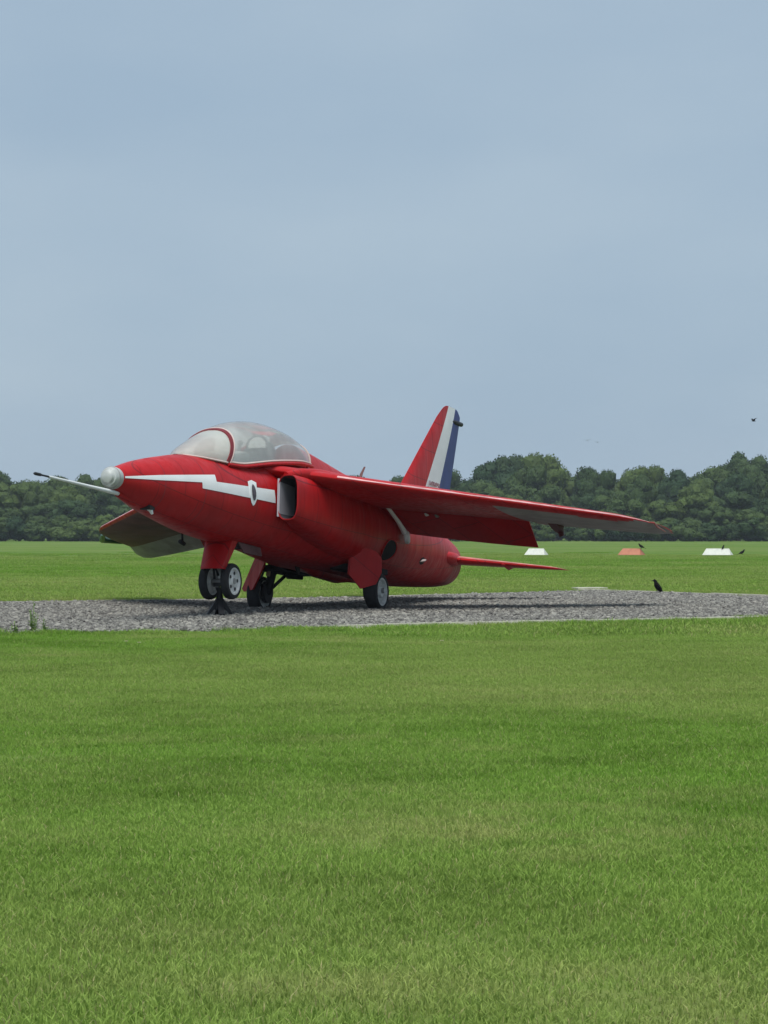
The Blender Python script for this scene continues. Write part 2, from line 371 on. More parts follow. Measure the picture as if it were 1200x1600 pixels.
# small tufts closing the lawn up to the gravel edge
edge_v = [turf(.14, 220, .014, .042, .0016, 80 + s) for s in range(4)]
P = []; Ro = []; S = []; I = []
for k in range(len(PAD)):
    a, b = PAD[k], PAD[(k + 1) % len(PAD)]; L = math.hypot(b[0] - a[0], b[1] - a[1]); nx_, ny_ = (b[1] - a[1]) / L, -(b[0] - a[0]) / L
    for i in range(int(L / .075)):
        t = random.random(); d = random.random() ** 1.0 * .62 + .05
        x = a[0] + (b[0] - a[0]) * t + nx_ * d; y = a[1] + (b[1] - a[1]) * t + ny_ * d
        for _ in range(2):
            xx, yy = x + random.uniform(-.1, .1), y + random.uniform(-.1, .1)
            if in_pad(xx, yy) and pad_d(xx, yy) > .02: continue
            s = random.uniform(.8, 1.4); P.append((xx, yy, 0)); Ro.append((0, 0, random.uniform(0, 6.28))); S.append((s, s, s)); I.append(random.randrange(4))
scatter('verge_grass', P, Ro, S, I, edge_v, M_blade, 'slightly longer grass growing along the gravel edge', 'grass')
t2 = keep_off_pad(lay(19.0, 100, .95, 2.5, far_v, '', '', -1), 1.0)
keep = [i for i, p in enumerate(t2[0]) if random.random() < min(1, max(0, (104 - p[1]) / 60)) ** 1.2]
t2 = [[q[i] for i in keep] for q in t2]
scatter('far_grass', *t2, far_v, M_blade, 'mown green grass of the airfield beyond the gravel', 'grass')

# gravel stones
def stone(seed):
    bm = bmesh.new(); bmesh.ops.create_icosphere(bm, subdivisions=1, radius=1)
    r = random.Random(seed); sx, sy, sz = r.uniform(.8, 1.2), r.uniform(.65, 1), r.uniform(.45, .75)
    for v in bm.verts:
        k = 1 + .3 * noise.noise(v.co * 1.7 + Vector((seed * 7.3, 0, 0)))
        v.co = Vector((v.co.x * sx, v.co.y * sy, v.co.z * sz)) * k
    me = bpy.data.meshes.new('stone'); bm.to_mesh(me); bm.free(); return me
M_stone = bpy.data.materials.new('gravel_stone'); M_stone.use_nodes = True
_t = M_stone.node_tree; _b = _t.nodes['Principled BSDF']; _oi = _t.nodes.new('ShaderNodeObjectInfo'); _r = _t.nodes.new('ShaderNodeValToRGB')
_e = _r.color_ramp.elements; _e[0].position = 0; _e[0].color = (.095, .09, .083, 1); _e[1].position = 1; _e[1].color = (.30, .288, .256, 1)
for p_, c_ in ((.35, (.138, .135, .122, 1)), (.65, (.188, .184, .164, 1)), (.88, (.248, .243, .212, 1))):
    q_ = _e.new(p_); q_.color = c_
_t.links.new(_oi.outputs['Random'], _r.inputs['Fac']); _t.links.new(_r.outputs[0], _b.inputs['Base Color']); _b.inputs['Roughness'].default_value = .9
sv_ = [stone(k) for k in range(7)]
P = []; Ro = []; S = []; I = []
for k in range(120000):
    y = random.uniform(17.9, 32.6); x = random.uniform(-7.2, 7.6)
    if abs(x) > y / 6 + 1.6: continue
    if not in_pad(x, y):
        if pad_d(x, y) > .12 or random.random() > .25: continue
    elif pad_d(x, y) < .03: continue
    s = random.uniform(.009, .023) * (1.6 if random.random() < .05 else 1)
    P.append((x, y, .006 + s * .25)); Ro.append((random.uniform(-.5, .5), random.uniform(-.5, .5), random.uniform(0, 6.28))); S.append((s, s, s)); I.append(random.randrange(7))
scatter('gravel', P, Ro, S, I, sv_, M_stone, 'loose grey gravel stones covering the hardstanding', 'gravel')

# ------------------------------------------------------------------ the red jet
TH, PIT, ROL = R(22), R(5.5), R(1.2)
n_ = Vector((-math.sin(TH), -math.cos(TH), 0)); l_ = Vector((math.cos(TH), -math.sin(TH), 0)); k_ = Vector((0, 0, 1))
F_ = n_ * math.cos(PIT) + k_ * math.sin(PIT); U1 = -n_ * math.sin(PIT) + k_ * math.cos(PIT)
L_ = l_ * math.cos(ROL) + U1 * math.sin(ROL); U_ = -l_ * math.sin(ROL) + U1 * math.cos(ROL)
JO = Vector((-.717, 24.7, 0.0))
jet = empty('jet_aircraft')
jet.matrix_world = Matrix(((F_.x, L_.x, U_.x, JO.x), (F_.y, L_.y, U_.y, JO.y), (F_.z, L_.z, U_.z, JO.z), (0, 0, 0, 1)))
tag(jet, 'red jet aircraft with white lightning flash parked nose-up on the gravel', 'aircraft')

# fuselage: station a, half width, top, widest height, bottom, roundness
T = np.array([
 (4.58, .098, .966, .866, .766, 2.0), (4.30, .170, 1.050, .870, .685, 2.0), (4.00, .235, 1.120, .880, .625, 2.05), (3.67, .292, 1.185, .885, .585, 2.1),
 (3.39, .335, 1.235, .885, .55, 2.1), (3.00, .385, 1.275, .885, .515, 2.15), (2.60, .425, 1.300, .885, .497, 2.2), (2.10, .455, 1.31, .885, .485, 2.3),
 (1.60, .455, 1.315, .880, .465, 2.4), (1.20, .465, 1.315, .875, .435, 2.45), (.80, .55, 1.31, .870, .418, 2.5), (.40, .685, 1.31, .860, .405, 2.45), (-.20, .695, 1.31, .850, .395, 2.45),
 (-.90, .675, 1.30, .845, .375, 2.4), (-1.6, .620, 1.28, .845, .385, 2.35), (-2.3, .530, 1.24, .840, .415, 2.25), (-3.0, .410, 1.18, .830, .460, 2.2),
 (-3.5, .315, 1.13, .820, .500, 2.1), (-3.78, .258, 1.09, .815, .535, 2.05)])
def interp(T, a):
    xs = -T[:, 0]; x = min(max(-a, xs[0]), xs[-1]); i = int(np.clip(np.searchsorted(xs, x) - 1, 0, len(xs) - 2)); h = xs[i + 1] - xs[i]; t = (x - xs[i]) / h; o = []
    for k in range(1, T.shape[1]):
        y = T[:, k]
        def m(j):
            lo, hi = max(j - 1, 0), min(j + 1, len(xs) - 1); return (y[hi] - y[lo]) / (xs[hi] - xs[lo])
        o.append(float((2 * t**3 - 3 * t * t + 1) * y[i] + (t**3 - 2 * t * t + t) * h * m(i) + (-2 * t**3 + 3 * t * t) * y[i + 1] + (t**3 - t * t) * h * m(i + 1)))
    return o
def ring(a, n=72):
    w_, zt, zm, zb, e = interp(T, a); r = []
    for t in np.linspace(0, 2 * math.pi, n, endpoint=False):
        c, s = math.cos(t), math.sin(t)
        r.append((a, w_ * math.copysign(abs(c) ** (2 / e), c), zm + ((zt - zm) if s > 0 else (zm - zb)) * math.copysign(abs(s) ** (2 / e), s)))
    return r
def half(a, c):
    w_, zt, zm, zb, e = interp(T, a); H = (zt - zm) if c > zm else (zm - zb); r = abs(c - zm) / H
    return w_ * max(0, 1 - r ** e) ** (1 / e)
stations = list(np.linspace(4.58, -3.78, 84))
g = G(); g.loft([ring(a) for a in stations], True, False)
rl = interp(T, -3.78)
fus = g.build('fuselage', M_red, jet)
# tail pipe
g = G(); g.lathe([(0, .25), (.03, .235), (.06, .205), (.02, .19), (-.5, .17)], (-3.76, 0, .815), (-1, 0, 0), 32, False, True); g.build('tail_pipe', M_black, jet)
g = G(); g.loft([ring(-3.78, 40), [(-3.79, p[1] * .9, .815 + (p[2] - .815) * .9) for p in ring(-3.78, 40)]], False, True); g.build('tail_rim', M_red, jet)
# nose cap and probe
g = G(); g.lathe([(0, .099), (.03, .101), (.055, .098), (.09, .091), (.112, .078), (.116, .066), (.124, .061), (.138, .052), (.147, .03), (.15, .001)], (4.57, 0, .866), (1, 0, .0), 40)
cap = g.build('nose_cap', M_silver, jet, sharp=25)
g = G(); g.lathe([(.062, .096), (.066, .0995), (.074, .0995), (.078, .094)], (4.57, 0, .866), (1, 0, 0), 40); g.build('cap_band', M_grey, cap)
g = G(); g.tube([(4.40, 0, .735), (4.5, 0, .74), (5.0, 0, .742), (5.72, 0, .744)], [.03, .021, .015, .011], 12); prb = g.build('pitot_probe', M_white, jet)
g = G(); g.tube([(5.70, 0, .744), (5.84, 0, .744), (5.86, 0, .744), (5.94, 0, .7435), (5.96, 0, .7435)], [.009, .008, .014, .014, .008], 12); g.build('probe_cover', M_black, prb)
g = G(); g.tube([(4.2, 0, .70), (4.34, 0, .715), (4.5, 0, .735)], [.05, .045, .03], 12); g.build('probe_mount', M_red, prb)
g = G(); g.tube([(4.08, .07, .665), (4.05, .10, .632), (4.03, .105, .60)], [.022, .02, .012], 10); g.build('vane', M_white, jet)
g = G(); g.box((4.06, .07, .655), (.05, .05, .02)); g.build('vane_base', M_black, jet)

# cockpit sill, spine
def hump(tab, zb, e, n=36):
    rr = []
    for a, w_, zt in tab:
        r = []
        for t in np.linspace(0, math.pi, n):
            c, s = math.cos(t), math.sin(t); r.append((a, w_ * math.copysign(abs(c) ** (2 / e), c), zb + (zt - zb) * s ** (2 / e)))
        rr.append(r)
    return rr
tabc = np.array([(3.0, .20, 1.10), (2.9, .285, 1.185), (2.6, .345, 1.222), (2.3, .37, 1.272), (2.0, .375, 1.322), (1.64, .37, 1.372), (1.2, .345, 1.422), (.95, .315, 1.438), (.75, .29, 1.44)])
g = G(); g.loft(hump([(a, *interp(tabc, a)) for a in np.linspace(3.0, .75, 26)], .95, 3.4), True, True); g.build('cockpit_sill', M_red, jet)
tabs = np.array([(.86, .285, 1.665), (.55, .275, 1.642), (.1, .25, 1.598), (-.6, .205, 1.527), (-1.4, .16, 1.46), (-2.3, .125, 1.425), (-3.1, .1, 1.38), (-3.85, .06, 1.2)])
g = G(); g.loft(hump([(a, *interp(tabs, a)) for a in np.linspace(.86, -3.85, 30)], 1.0, 2.3), True, True); g.build('dorsal_spine', M_red, jet)
g = G(); g.tube([(-1.08, 0, 1.46), (-1.17, 0, 1.60), (-1.26, 0, 1.69)], [.022, .018, .012], 8, .5); g.build('aerial', mat('aerial_brown', (.10, .03, .025), .6), jet)

# canopy
tabk = np.array([(3.40, .02, 1.235, 1.24), (3.2, .165, 1.225, 1.335), (3.0, .245, 1.215, 1.42), (2.8, .295, 1.212, 1.505), (2.6, .325, 1.222, 1.588), (2.3, .348, 1.272, 1.69),
                 (2.0, .352, 1.322, 1.747), (1.64, .347, 1.372, 1.764), (1.2, .322, 1.422, 1.738), (.85, .27, 1.44, 1.672)])
def S(a, th, off=0.0):
    w_, zs, zt = interp(tabk, a); c, s = math.cos(th), math.sin(th)
    return Vector((a, (w_ + off) * math.copysign(abs(c) ** .85, c), zs + (zt - zs + off) * abs(s) ** .9))
ths = list(np.linspace(0, math.pi, 41))
def arch_a(th): return 2.86 - .23 * math.sin(th)
def gridmesh(fa0, fa1, n):
    return [[S(fa0(t) + (fa1(t) - fa0(t)) * i / n, t) for t in ths] for i in range(n + 1)]
g = G(); g.loft(gridmesh(lambda t: 3.40, lambda t: arch_a(t), 14), False, False, False); g.build('windscreen', M_screen, jet)
g = G(); g.loft(gridmesh(lambda t: arch_a(t), lambda t: .86, 30), False, False, False); cano = g.build('canopy', M_glass, jet)
def ribbon(fa, th_list, wid, thick, name, m, parent):
    """flat frame strip following the canopy surface at station fa(th)"""
    g = G(); rings = []
    for t in th_list:
        a = fa(t); p0 = S(a - wid, t, thick); p1 = S(a + wid, t, thick); q1 = S(a + wid, t, -thick); q0 = S(a - wid, t, -thick); rings.append([p0, p1, q1, q0])
    g.loft(rings); return g.build(name, m, parent)
ribbon(arch_a, ths, .024, .009, 'windscreen_arch', mat('arch_shaded_red', (.16, .01, .014), .5), jet)  # darker red than the skin, the arch's shade put into its colour
ribbon(lambda t: arch_a(t) - .036, ths, .007, .011, 'canopy_seal', M_cream, cano)
ribbon(lambda t: .885, ths, .014, .009, 'canopy_rear_frame', M_cream, cano)
for sgn, th in ((1, 0.0), (-1, math.pi)):
    pts = [S(a, th, .004) + Vector((0, 0, .012)) for a in np.linspace(2.80, .87, 30)]
    g = G(); g.tube(pts, .010, 8); g.build('canopy_rail', M_cream, cano)
    pts = [S(a, th, .012) + Vector((0, 0, -.016)) for a in np.linspace(2.86, .84, 30)]
    g = G(); g.tube(pts, .018, 8); g.build('sill_strip', M_red, jet)
    pts = [S(a, th, .004) + Vector((0, 0, .002)) for a in np.linspace(3.36, 2.86, 16)]
    g = G(); g.tube(pts, .010, 8); g.build('windscreen_seal', M_cream, jet)
# cockpit: deck, coaming, seat
g = G(); g.loft([[(a, -interp(tabk, a)[0] * .88, interp(tabk, a)[1] + .012), (a, interp(tabk, a)[0] * .88, interp(tabk, a)[1] + .012), (a, interp(tabk, a)[0] * .88, interp(tabk, a)[1] - .03), (a, -interp(tabk, a)[0] * .88, interp(tabk, a)[1] - .03)] for a in np.linspace(3.2, .92, 20)])
g.build('cockpit_deck', M_cock, jet)
g = G(); g.loft([[(2.75, y * .25, 1.22 + z * .02) for y, z in ((-1, 0), (1, 0), (.9, 4), (0, 6), (-.9, 4))], [(2.35, y * .29, 1.26 + z * .02) for y, z in ((-1, 0), (1, 0), (.9, 6), (0, 8), (-.9, 6))]]); g.build('instrument_coaming', M_cock, jet)
seat = G(); seat.loft([[(1.72, -.17, 1.3), (1.72, .17, 1.3), (1.60, .17, 1.3), (1.60, -.17, 1.3)], [(1.60, -.16, 1.50), (1.60, .16, 1.50), (1.48, .16, 1.50), (1.48, -.16, 1.50)], [(1.54, -.10, 1.60), (1.54, .10, 1.60), (1.44, .10, 1.6), (1.44, -.10, 1.6)]])
seat = seat.build('ejection_seat', M_seat, jet)
g = G(); g.loft([[(1.62, -.10, 1.53), (1.62, .10, 1.53), (1.52, .10, 1.53), (1.52, -.10, 1.53)], [(1.59, -.09, 1.66), (1.59, .09, 1.66), (1.48, .09, 1.66), (1.48, -.09, 1.66)]]); g.build('headrest', M_cock, seat)
g = G(); g.tube([(1.96 + .0 * t, .17 + .11 * math.cos(t), 1.50 + .1 * math.sin(t)) for t in np.linspace(-.6, 3.7, 16)], .013, 8); g.build('seat_handle', M_seat, seat)
g = G(); g.tube([(2.28, .12, 1.28), (2.26, .12, 1.46), (2.24, .12, 1.50)], [.02, .018, .03], 8); g.build('gunsight', M_seat, jet)

# intakes
tabi = np.array([(2.10, .578, .112, .957, .225, 3.2), (1.85, .560, .140, .95, .243, 3.1), (1.6, .515, .188, .935, .272, 3.0), (1.2, .45, .256, .915, .318, 2.8), (.8, .38, .323, .89, .362, 2.6), (.4, .32, .372, .87, .40, 2.5), (-.1, .28, .402, .86, .42, 2.4), (-.5, .25, .40, .855, .42, 2.4)])
def iring(a, sgn, d=0.0, n=44, row=None):
    bc, hw, zc, hh, e = row if row is not None else interp(tabi, a); r = []
    for t in np.linspace(0, 2 * math.pi, n, endpoint=False):
        c, s = math.cos(t), math.sin(t)
        b = (hw - d) * math.copysign(abs(c) ** (2 / e), c)
        if b < 0: b = max(b, -(hw - d) * .93)
        r.append((a, sgn * (bc + b), zc + (hh - d) * math.copysign(abs(s) ** (2 / e), s)))
    return r
for sgn in (1, -1):
    g = G(); rr = [iring(2.085, sgn, .014), iring(2.10, sgn, .008), iring(2.10, sgn, .003), iring(2.085, sgn, 0)] + [iring(a, sgn) for a in np.linspace(2.05, -.5, 32)]
    g.loft(rr, False, True); tr = g.build('intake_trunk', M_red, jet)
    g = G(); rows = [(2.098, .578, .112, .957, .225, 3.2), (1.9, .575, .110, .955, .222, 3.2), (1.5, .570, .105, .95, .215, 3.1), (1.0, .565, .10, .94, .205, 3.0), (.7, .56, .09, .94, .19, 2.8)]
    g.loft([iring(r[0], sgn, .010, row=r[1:]) for r in rows], False, False); g.build('intake_duct', M_duct, tr)
    g = G(); g.loft([iring(.71, sgn, .012, row=rows[4][1:]), iring(.69, sgn, .012, row=rows[4][1:])], True, True); g.build('engine_face', M_dark, tr)
    g = G(); g.box((1.95, sgn * .461, .957), (.10, .012, .18)); g.build('diverter', M_dark, tr)
    g = G(); g.loft([[(2.105, sgn * .470, .957 - z), (2.105, sgn * .470, .957 + z), (2.095, sgn * .490, .957 + z), (2.095, sgn * .490, .957 - z)] if q else [(1.72, sgn * .474, .957 - z), (1.72, sgn * .474, .957 + z), (1.72, sgn * .486, .957 + z), (1.72, sgn * .486, .957 - z)] for q, z in ((1, .188), (0, .18))]); g.build('splitter_plate', M_lit_wall, tr)  # splitter front painted pale as the lit part of the wall

# flash, crest, vents: thin painted sheets following the fuselage skin
def decal(poly, m, name, sgn, off=.004, du=.05, parent=None):
    """poly in (a, c); cut into strips along a and laid on the skin"""
    as_ = sorted(set([round(p[0], 4) for p in poly] + list(np.arange(min(p[0] for p in poly), max(p[0] for p in poly), du))))
    v = []; f = []
    def span(a):
        cs = []
        for i in range(len(poly)):
            (a0, c0), (a1, c1) = poly[i], poly[(i + 1) % len(poly)]
            if (a0 <= a < a1) or (a1 <= a < a0): cs.append(c0 + (c1 - c0) * (a - a0) / (a1 - a0))
        return (min(cs), max(cs)) if len(cs) >= 2 else None
    for i in range(len(as_) - 1):
        x0, x1 = as_[i], as_[i + 1]
        if x1 - x0 < 1e-4: continue
        s0 = span(x0 + 1e-5); s1 = span(x1 - 1e-5)
        if not s0 or not s1: continue
        k = len(v); n = 5
        for x, s in ((x0, s0), (x1, s1)):
            for j in range(n + 1):
                c = s[0] + (s[1] - s[0]) * j / n; e = half(x, c); de = 1e-3
                nb = 1.0; nc = -(half(x, c + de) - half(x, c - de)) / (2 * de); na = -(half(x + de, c) - half(x - de, c)) / (2 * de); q = math.sqrt(nb * nb + nc * nc + na * na)
                v.append((x + na / q * off, sgn * (e + nb / q * off), c + nc / q * off))
        for j in range(n): f.append((k + j, k + j + 1, k + n + 2 + j, k + n + 1 + j))
    return mk(name, v, f, m, parent or fus)
FL = [(4.565, .882), (4.09, .947), (3.6, 1.006), (3.219, 1.051), (3.284, .982), (2.741, 1.001), (2.112, 1.028), (2.118, .899), (2.757, .894), (3.464, .895), (3.423, .954), (4.10, .899), (4.565, .866)]
def circ(ca, cc, ra, rc, n=28): return [(ca + ra * math.cos(t), cc + rc * math.sin(t)) for t in np.linspace(.01, 6.293, n, endpoint=False)]
for sgn in (1, -1):
    fl = decal(FL, M_white, 'lightning_flash', sgn)
    sh = decal([(2.645, 1.052), (2.635, .90), (2.61, .85), (2.575, .825), (2.545, .84), (2.505, .90), (2.475, 1.06), (2.56, 1.075)], M_white, 'crest_shield', sgn, .0075, .02)
    decal(circ(2.562, .955, .040, .078, 16), M_crest, 'crest_emblem', sgn, .0105, .01, sh)
    v_ = decal(circ(-.41, .66, .175, .108), M_dark, 'gun_vent', sgn, .004, .02)
    decal(circ(-1.60, .645, .095, .04), M_dark, 'small_vent', sgn, .004, .01)
    g = G(); g.tube([(-1.52, sgn * .575, .63), (-1.58, sgn * .60, .645), (-1.66, sgn * .60, .66)], [.006, .028, .012], 8, .6); g.build('small_scoop', M_cream, jet)
# gun vent rim
for sgn in (1, -1):
    pts = [(a, sgn * (half(a, c) + .004), c) for a, c in circ(-.41, .66, .185, .116)]
    g = G(); g.tube(pts + [pts[0]], .010, 8); g.build('vent_rim', M_red, jet)
# panel seams: shallow proud bands round the fuselage
for a in (4.02, 3.40, .70, -.95, -2.75):
    g = G(); r1 = ring(a + .006, 72); r2 = ring(a - .006, 72)
    def off(r, d): return [(p[0], p[1] * (1 + d / .5), .86 + (p[2] - .86) * (1 + d / .45)) for p in r]
    g.loft([off(r1, .0015), off(r2, .0015)], False, False); g.build('skin_seam', mat('seam_red', (.22, .01, .016), .5), fus)

# wings
def LE(b): return 1.764 - (abs(b) - .6) * 1.0
def TE(b): return -.80 - (abs(b) - .6) * .49
def CZ(b): return 1.225 - (abs(b) - .6) * .088
TIP0, TIP1 = 2.98, 3.37
def wsec(b):
    le, te = LE(b), TE(b); k = 1.0
    if b > TIP0:
        s = min(1, (b - TIP0) / (TIP1 - TIP0)); le -= .62 * (1 - math.sqrt(max(0, 1 - s * s))); k = max(.12, 1 - s ** 3)
    return le, te, k
def prof(x):   # half thickness / chord
    return .078 * 5 * (.2969 * math.sqrt(max(x, 0)) - .126 * x - .3516 * x * x + .2843 * x**3 - .1015 * x**4)
HX = .75
def twist(b, sgn):   # rigging incidence; the far tip sits a little more nose-up
    return R(2.6) + (R(3.6) * max(0, (abs(b) - 1.9) / 1.5) ** 1.2 if sgn < 0 else 0)
def drop(b, a, sgn): return (wsec(abs(b))[0] - a) * math.tan(twist(b, sgn))
def wing_ring(b, sgn, x0, x1, n=18, full=False):
    le, te, k = wsec(b); ch = le - te; c0 = CZ(b)
    xs = [x0 + (x1 - x0) * (1 - math.cos(math.pi * i / n)) / 2 for i in range(n + 1)]
    up = [(le - x * ch, sgn * b, c0 + prof(x) * ch * k + .001) for x in xs]; lo = [(le - x * ch, sgn * b, c0 - prof(x) * ch * k * .85 - .001) for x in xs]
    return [(p[0], p[1], p[2] - drop(b, p[0], sgn)) for p in up + lo[::-1]]
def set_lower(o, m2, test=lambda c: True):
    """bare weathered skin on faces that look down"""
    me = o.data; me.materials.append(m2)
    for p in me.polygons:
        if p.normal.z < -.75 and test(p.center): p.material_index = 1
bs = list(np.linspace(.25, TIP0, 24)) + [TIP0 + (TIP1 - TIP0) * math.sin(t) for t in np.linspace(.12, math.pi / 2, 12)]
for sgn in (1, -1):
    g = G()
    g.loft([wing_ring(b, sgn, 0, HX) for b in bs])
    wg = g.build('wing', M_red, jet, sharp=40)
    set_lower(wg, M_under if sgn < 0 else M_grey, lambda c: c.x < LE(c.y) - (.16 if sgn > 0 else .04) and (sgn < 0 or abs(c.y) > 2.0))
    # fixed trailing strip at the tip
    def control(b0, b1, ang0, name, m, under=None, ang_in=None):
        g = G(); rr = []
        for b in np.linspace(b0, b1, 10):
            ang = ang0 if ang_in is None else ang_in + (ang0 - ang_in) * (b - b0) / (b1 - b0)
            le, te, k = wsec(b); ch = le - te; ha = le - (HX + .004) * ch; hc = CZ(b) - drop(b, ha, sgn); r = []
            for p in wing_ring(b, sgn, HX + .004, 1.0, 8):
                da, dc = p[0] - ha, p[2] - hc
                r.append((ha + da * math.cos(ang) - dc * math.sin(ang) * -1, p[1], hc + da * math.sin(ang) + dc * math.cos(ang)))
            rr.append(r)
        g.loft(rr); o = g.build(name, m, wg)
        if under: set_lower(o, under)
        return o
    flap = control(.60, 2.02, R(36), 'flap', M_red, None, R(20))
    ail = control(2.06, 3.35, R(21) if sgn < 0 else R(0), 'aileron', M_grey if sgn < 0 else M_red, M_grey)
    # hinge bracket under the gap between flap and aileron
    g = G(); g.loft([[(-1.12, sgn * 2.20, 1.015), (-1.12, sgn * 2.28, 1.015), (-1.12, sgn * 2.28, 1.045), (-1.12, sgn * 2.20, 1.045)], [(-1.35, sgn * 2.19, 0.950), (-1.35, sgn * 2.29, 0.950), (-1.35, sgn * 2.29, 1.045), (-1.35, sgn * 2.19, 1.045)],
             [(-1.52, sgn * 2.2, 0.920), (-1.52, sgn * 2.28, 0.920), (-1.50, sgn * 2.28, 1.025), (-1.50, sgn * 2.2, 1.025)]])
    g.tube([(-1.48, sgn * 2.24, 0.965), (-1.53, sgn * 2.25, 0.895)], .03, 8); g.build('hinge_bracket', mat('dark_red', (.09, .01, .014), .6), wg)
    # flap actuator arm
    g = G(); g.tube([(-.12, sgn * .74, 1.085), (-.2, sgn * .74, 1.07), (-.44, sgn * .745, .97), (-.62, sgn * .75, .87)], [.012, .02, .023, .032], 10); arm = g.build('actuator_arm', M_arm, wg)
    g = G(); g.lathe([(-.03, .03), (-.02, .066), (.02, .072), (.035, .055), (.04, .001)], (-.68, sgn * .75, .82), (-.3, sgn * .95, .1), 20, True); g.build('arm_knuckle', M_arm, arm)
    # flap fittings
    for a, b in ((-.43, 1.077), (-.519, 1.163), (-1.088, 1.614), (-1.302, 1.659)):
        z = CZ(b) - drop(b, a, sgn) - (.075 if b < 1.4 else .05)
        g = G(); g.tube([(a + .05, sgn * b, z + .013), (a, sgn * b, z), (a - .05, sgn * b, z + .006)], [.01, .022, .01], 8, .6); g.build('flap_fitting', M_white if a == -.43 else M_grey, wg)
    # navigation light at the tip
    lm = mat('green_lens' if sgn < 0 else 'red_lens', (.02, .10, .05) if sgn < 0 else (.3, .05, .04), .25)
    bt = 3.335; le, te, k = wsec(bt)
    g = G(); g.tube([(le + .10, sgn * (bt - .03), CZ(bt)), (le + .03, sgn * (bt + .02), CZ(bt)), (le - .10, sgn * (bt + (.09 if sgn < 0 else .02)), CZ(bt) - .03), (le - .45, sgn * (bt + .02), CZ(bt) - .05)], [.006, .026 if sgn < 0 else .012, .045 if sgn < 0 else .012, .006], 10, 1.0); g.build('tip_light', lm, wg)
    # chalky worn paint along the leading edge, its bright highlight put into the colour
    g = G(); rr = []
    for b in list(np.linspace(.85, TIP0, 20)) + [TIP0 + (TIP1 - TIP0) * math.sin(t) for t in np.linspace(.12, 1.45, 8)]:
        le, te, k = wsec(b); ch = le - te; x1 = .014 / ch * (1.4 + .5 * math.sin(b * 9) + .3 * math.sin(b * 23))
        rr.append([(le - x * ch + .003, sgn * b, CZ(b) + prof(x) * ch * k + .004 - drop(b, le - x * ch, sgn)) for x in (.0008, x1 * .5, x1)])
    g.loft(rr, False, False, False); g.build('edge_wear_highlight', M_worn_light, wg)
    # leading edge root fairing
    g = G(); g.tube([(2.02, sgn * .52, 1.19), (1.80, sgn * .58, 1.225), (1.4, sgn * .60, 1.235), (.8, sgn * .6, 1.24)], [.03, .055, .085, .10], 14); g.build('root_fairing', M_red, wg)
    # tailplane
    g = G(); rr = []
    for b in list(np.linspace(.12, 1.29, 8)) + [1.29 + .19 * math.sin(t) for t in np.linspace(.2, math.pi / 2, 6)]:
        le = -2.72 - (b - .12) * 1.0; te = -3.72 - (b - .12) * .42; k = 1.0
        if b > 1.29: s = (b - 1.29) / .19; le -= .2 * (1 - math.sqrt(max(0, 1 - s * s))); k = max(.15, 1 - s ** 3)
        ch = le - te; c0 = .80 - (b - .3) * .048
        xs = [(1 - math.cos(math.pi * i / 12)) / 2 for i in range(13)]
        rr.append([(le - x * ch, sgn * b, c0 + prof(x) * ch * k * 1.5 + .001) for x in xs] + [(le - x * ch, sgn * b, c0 - prof(x) * ch * k * 1.5 - .001) for x in xs[::-1]])
    g.loft(rr); tp = g.build('tailplane', M_red, jet)
    g = G(); g.loft([[(r[1][0] + .004, r[1][1], r[1][2] + .003), (r[3][0], r[3][1], r[3][2] + .003), (r[4][0], r[4][1], r[4][2] + .003)] for r in rr[2:-1]], False, False, False); g.build('edge_wear_highlight', mat('worn_tail_highlight', (.55, .20, .16), .5, var=.3), tp)  # tailplane edge: worn paint with the highlight put into its colour
    g = G(); g.tube([(-2.62, sgn * .40, .80), (-2.85, sgn * .41, .80), (-3.2, sgn * .37, .80), (-3.65, sgn * .27, .80)], [.03, .075, .085, .03], 12); g.build('tailplane_fairing', M_red, tp)
    g = G(); g.tube([(-3.45, sgn * .9, .76), (-3.7, sgn * .9, .735), (-3.85, sgn * .9, .75)], [.01, .03, .01], 8); g.build('balance_horn', M_red, tp)

# fin in red, white and blue
def fin_le(c):
    if c < 1.664: return -2.414 + (1.664 - c) * 1.19
    return -2.414 - (c - 1.664) * 1.205
def fin_te(c): return -4.045 - (c - 1.79) * .36
def w_l(c): return -3.087 - (c - 1.697) * .792
def w_r(c): return -3.589 - (c - 1.732) * .576
CTOP = 2.785
def fin_top(a):   # rounded tip outline
    if a > -3.95: return CTOP - .26 * (max(0, min(.7, (a + 3.95) / .42))) ** 2.2
    if a < -4.18: return CTOP - .16 * ((-4.18 - a) / .24) ** 2.2
    return CTOP
def fin_piece(fl, fr, name, m, par):
    g = G(); rr = []
    nc, na = 22, 8
    for side in (1, -1):
        v = []
        for i in range(nc + 1):
            for j in range(na + 1):
                t = i / nc; c = 1.12 + (CTOP - 1.12) * t
                for _ in range(4):
                    a = fl(c) + (fr(c) - fl(c)) * j / na; cm = min(CTOP, fin_top(a)); c = 1.12 + (cm - 1.12) * t
                le, te = fin_le(c), fin_te(c); x = min(1, max(0, (le - a) / (le - te))); th = prof(x) * (le - te) * .75 + .002
                th *= max(.1, 1 - t ** 9)
                v.append((a, side * th, c))
        f = [(i * (na + 1) + j, i * (na + 1) + j + 1, (i + 1) * (na + 1) + j + 1, (i + 1) * (na + 1) + j) for i in range(nc) for j in range(na)]
        g.put(v, f)
    # close rim
    n1 = (nc + 1) * (na + 1)
    rim = [j for j in range(na + 1)] + [i * (na + 1) + na for i in range(1, nc + 1)] + [nc * (na + 1) + j for j in range(na - 1, -1, -1)] + [i * (na + 1) for i in range(nc - 1, 0, -1)]
    g.f += [(rim[i], rim[(i + 1) % len(rim)], rim[(i + 1) % len(rim)] + n1, rim[i] + n1) for i in range(len(rim))]
    return g.build(name, m, par, sharp=50)
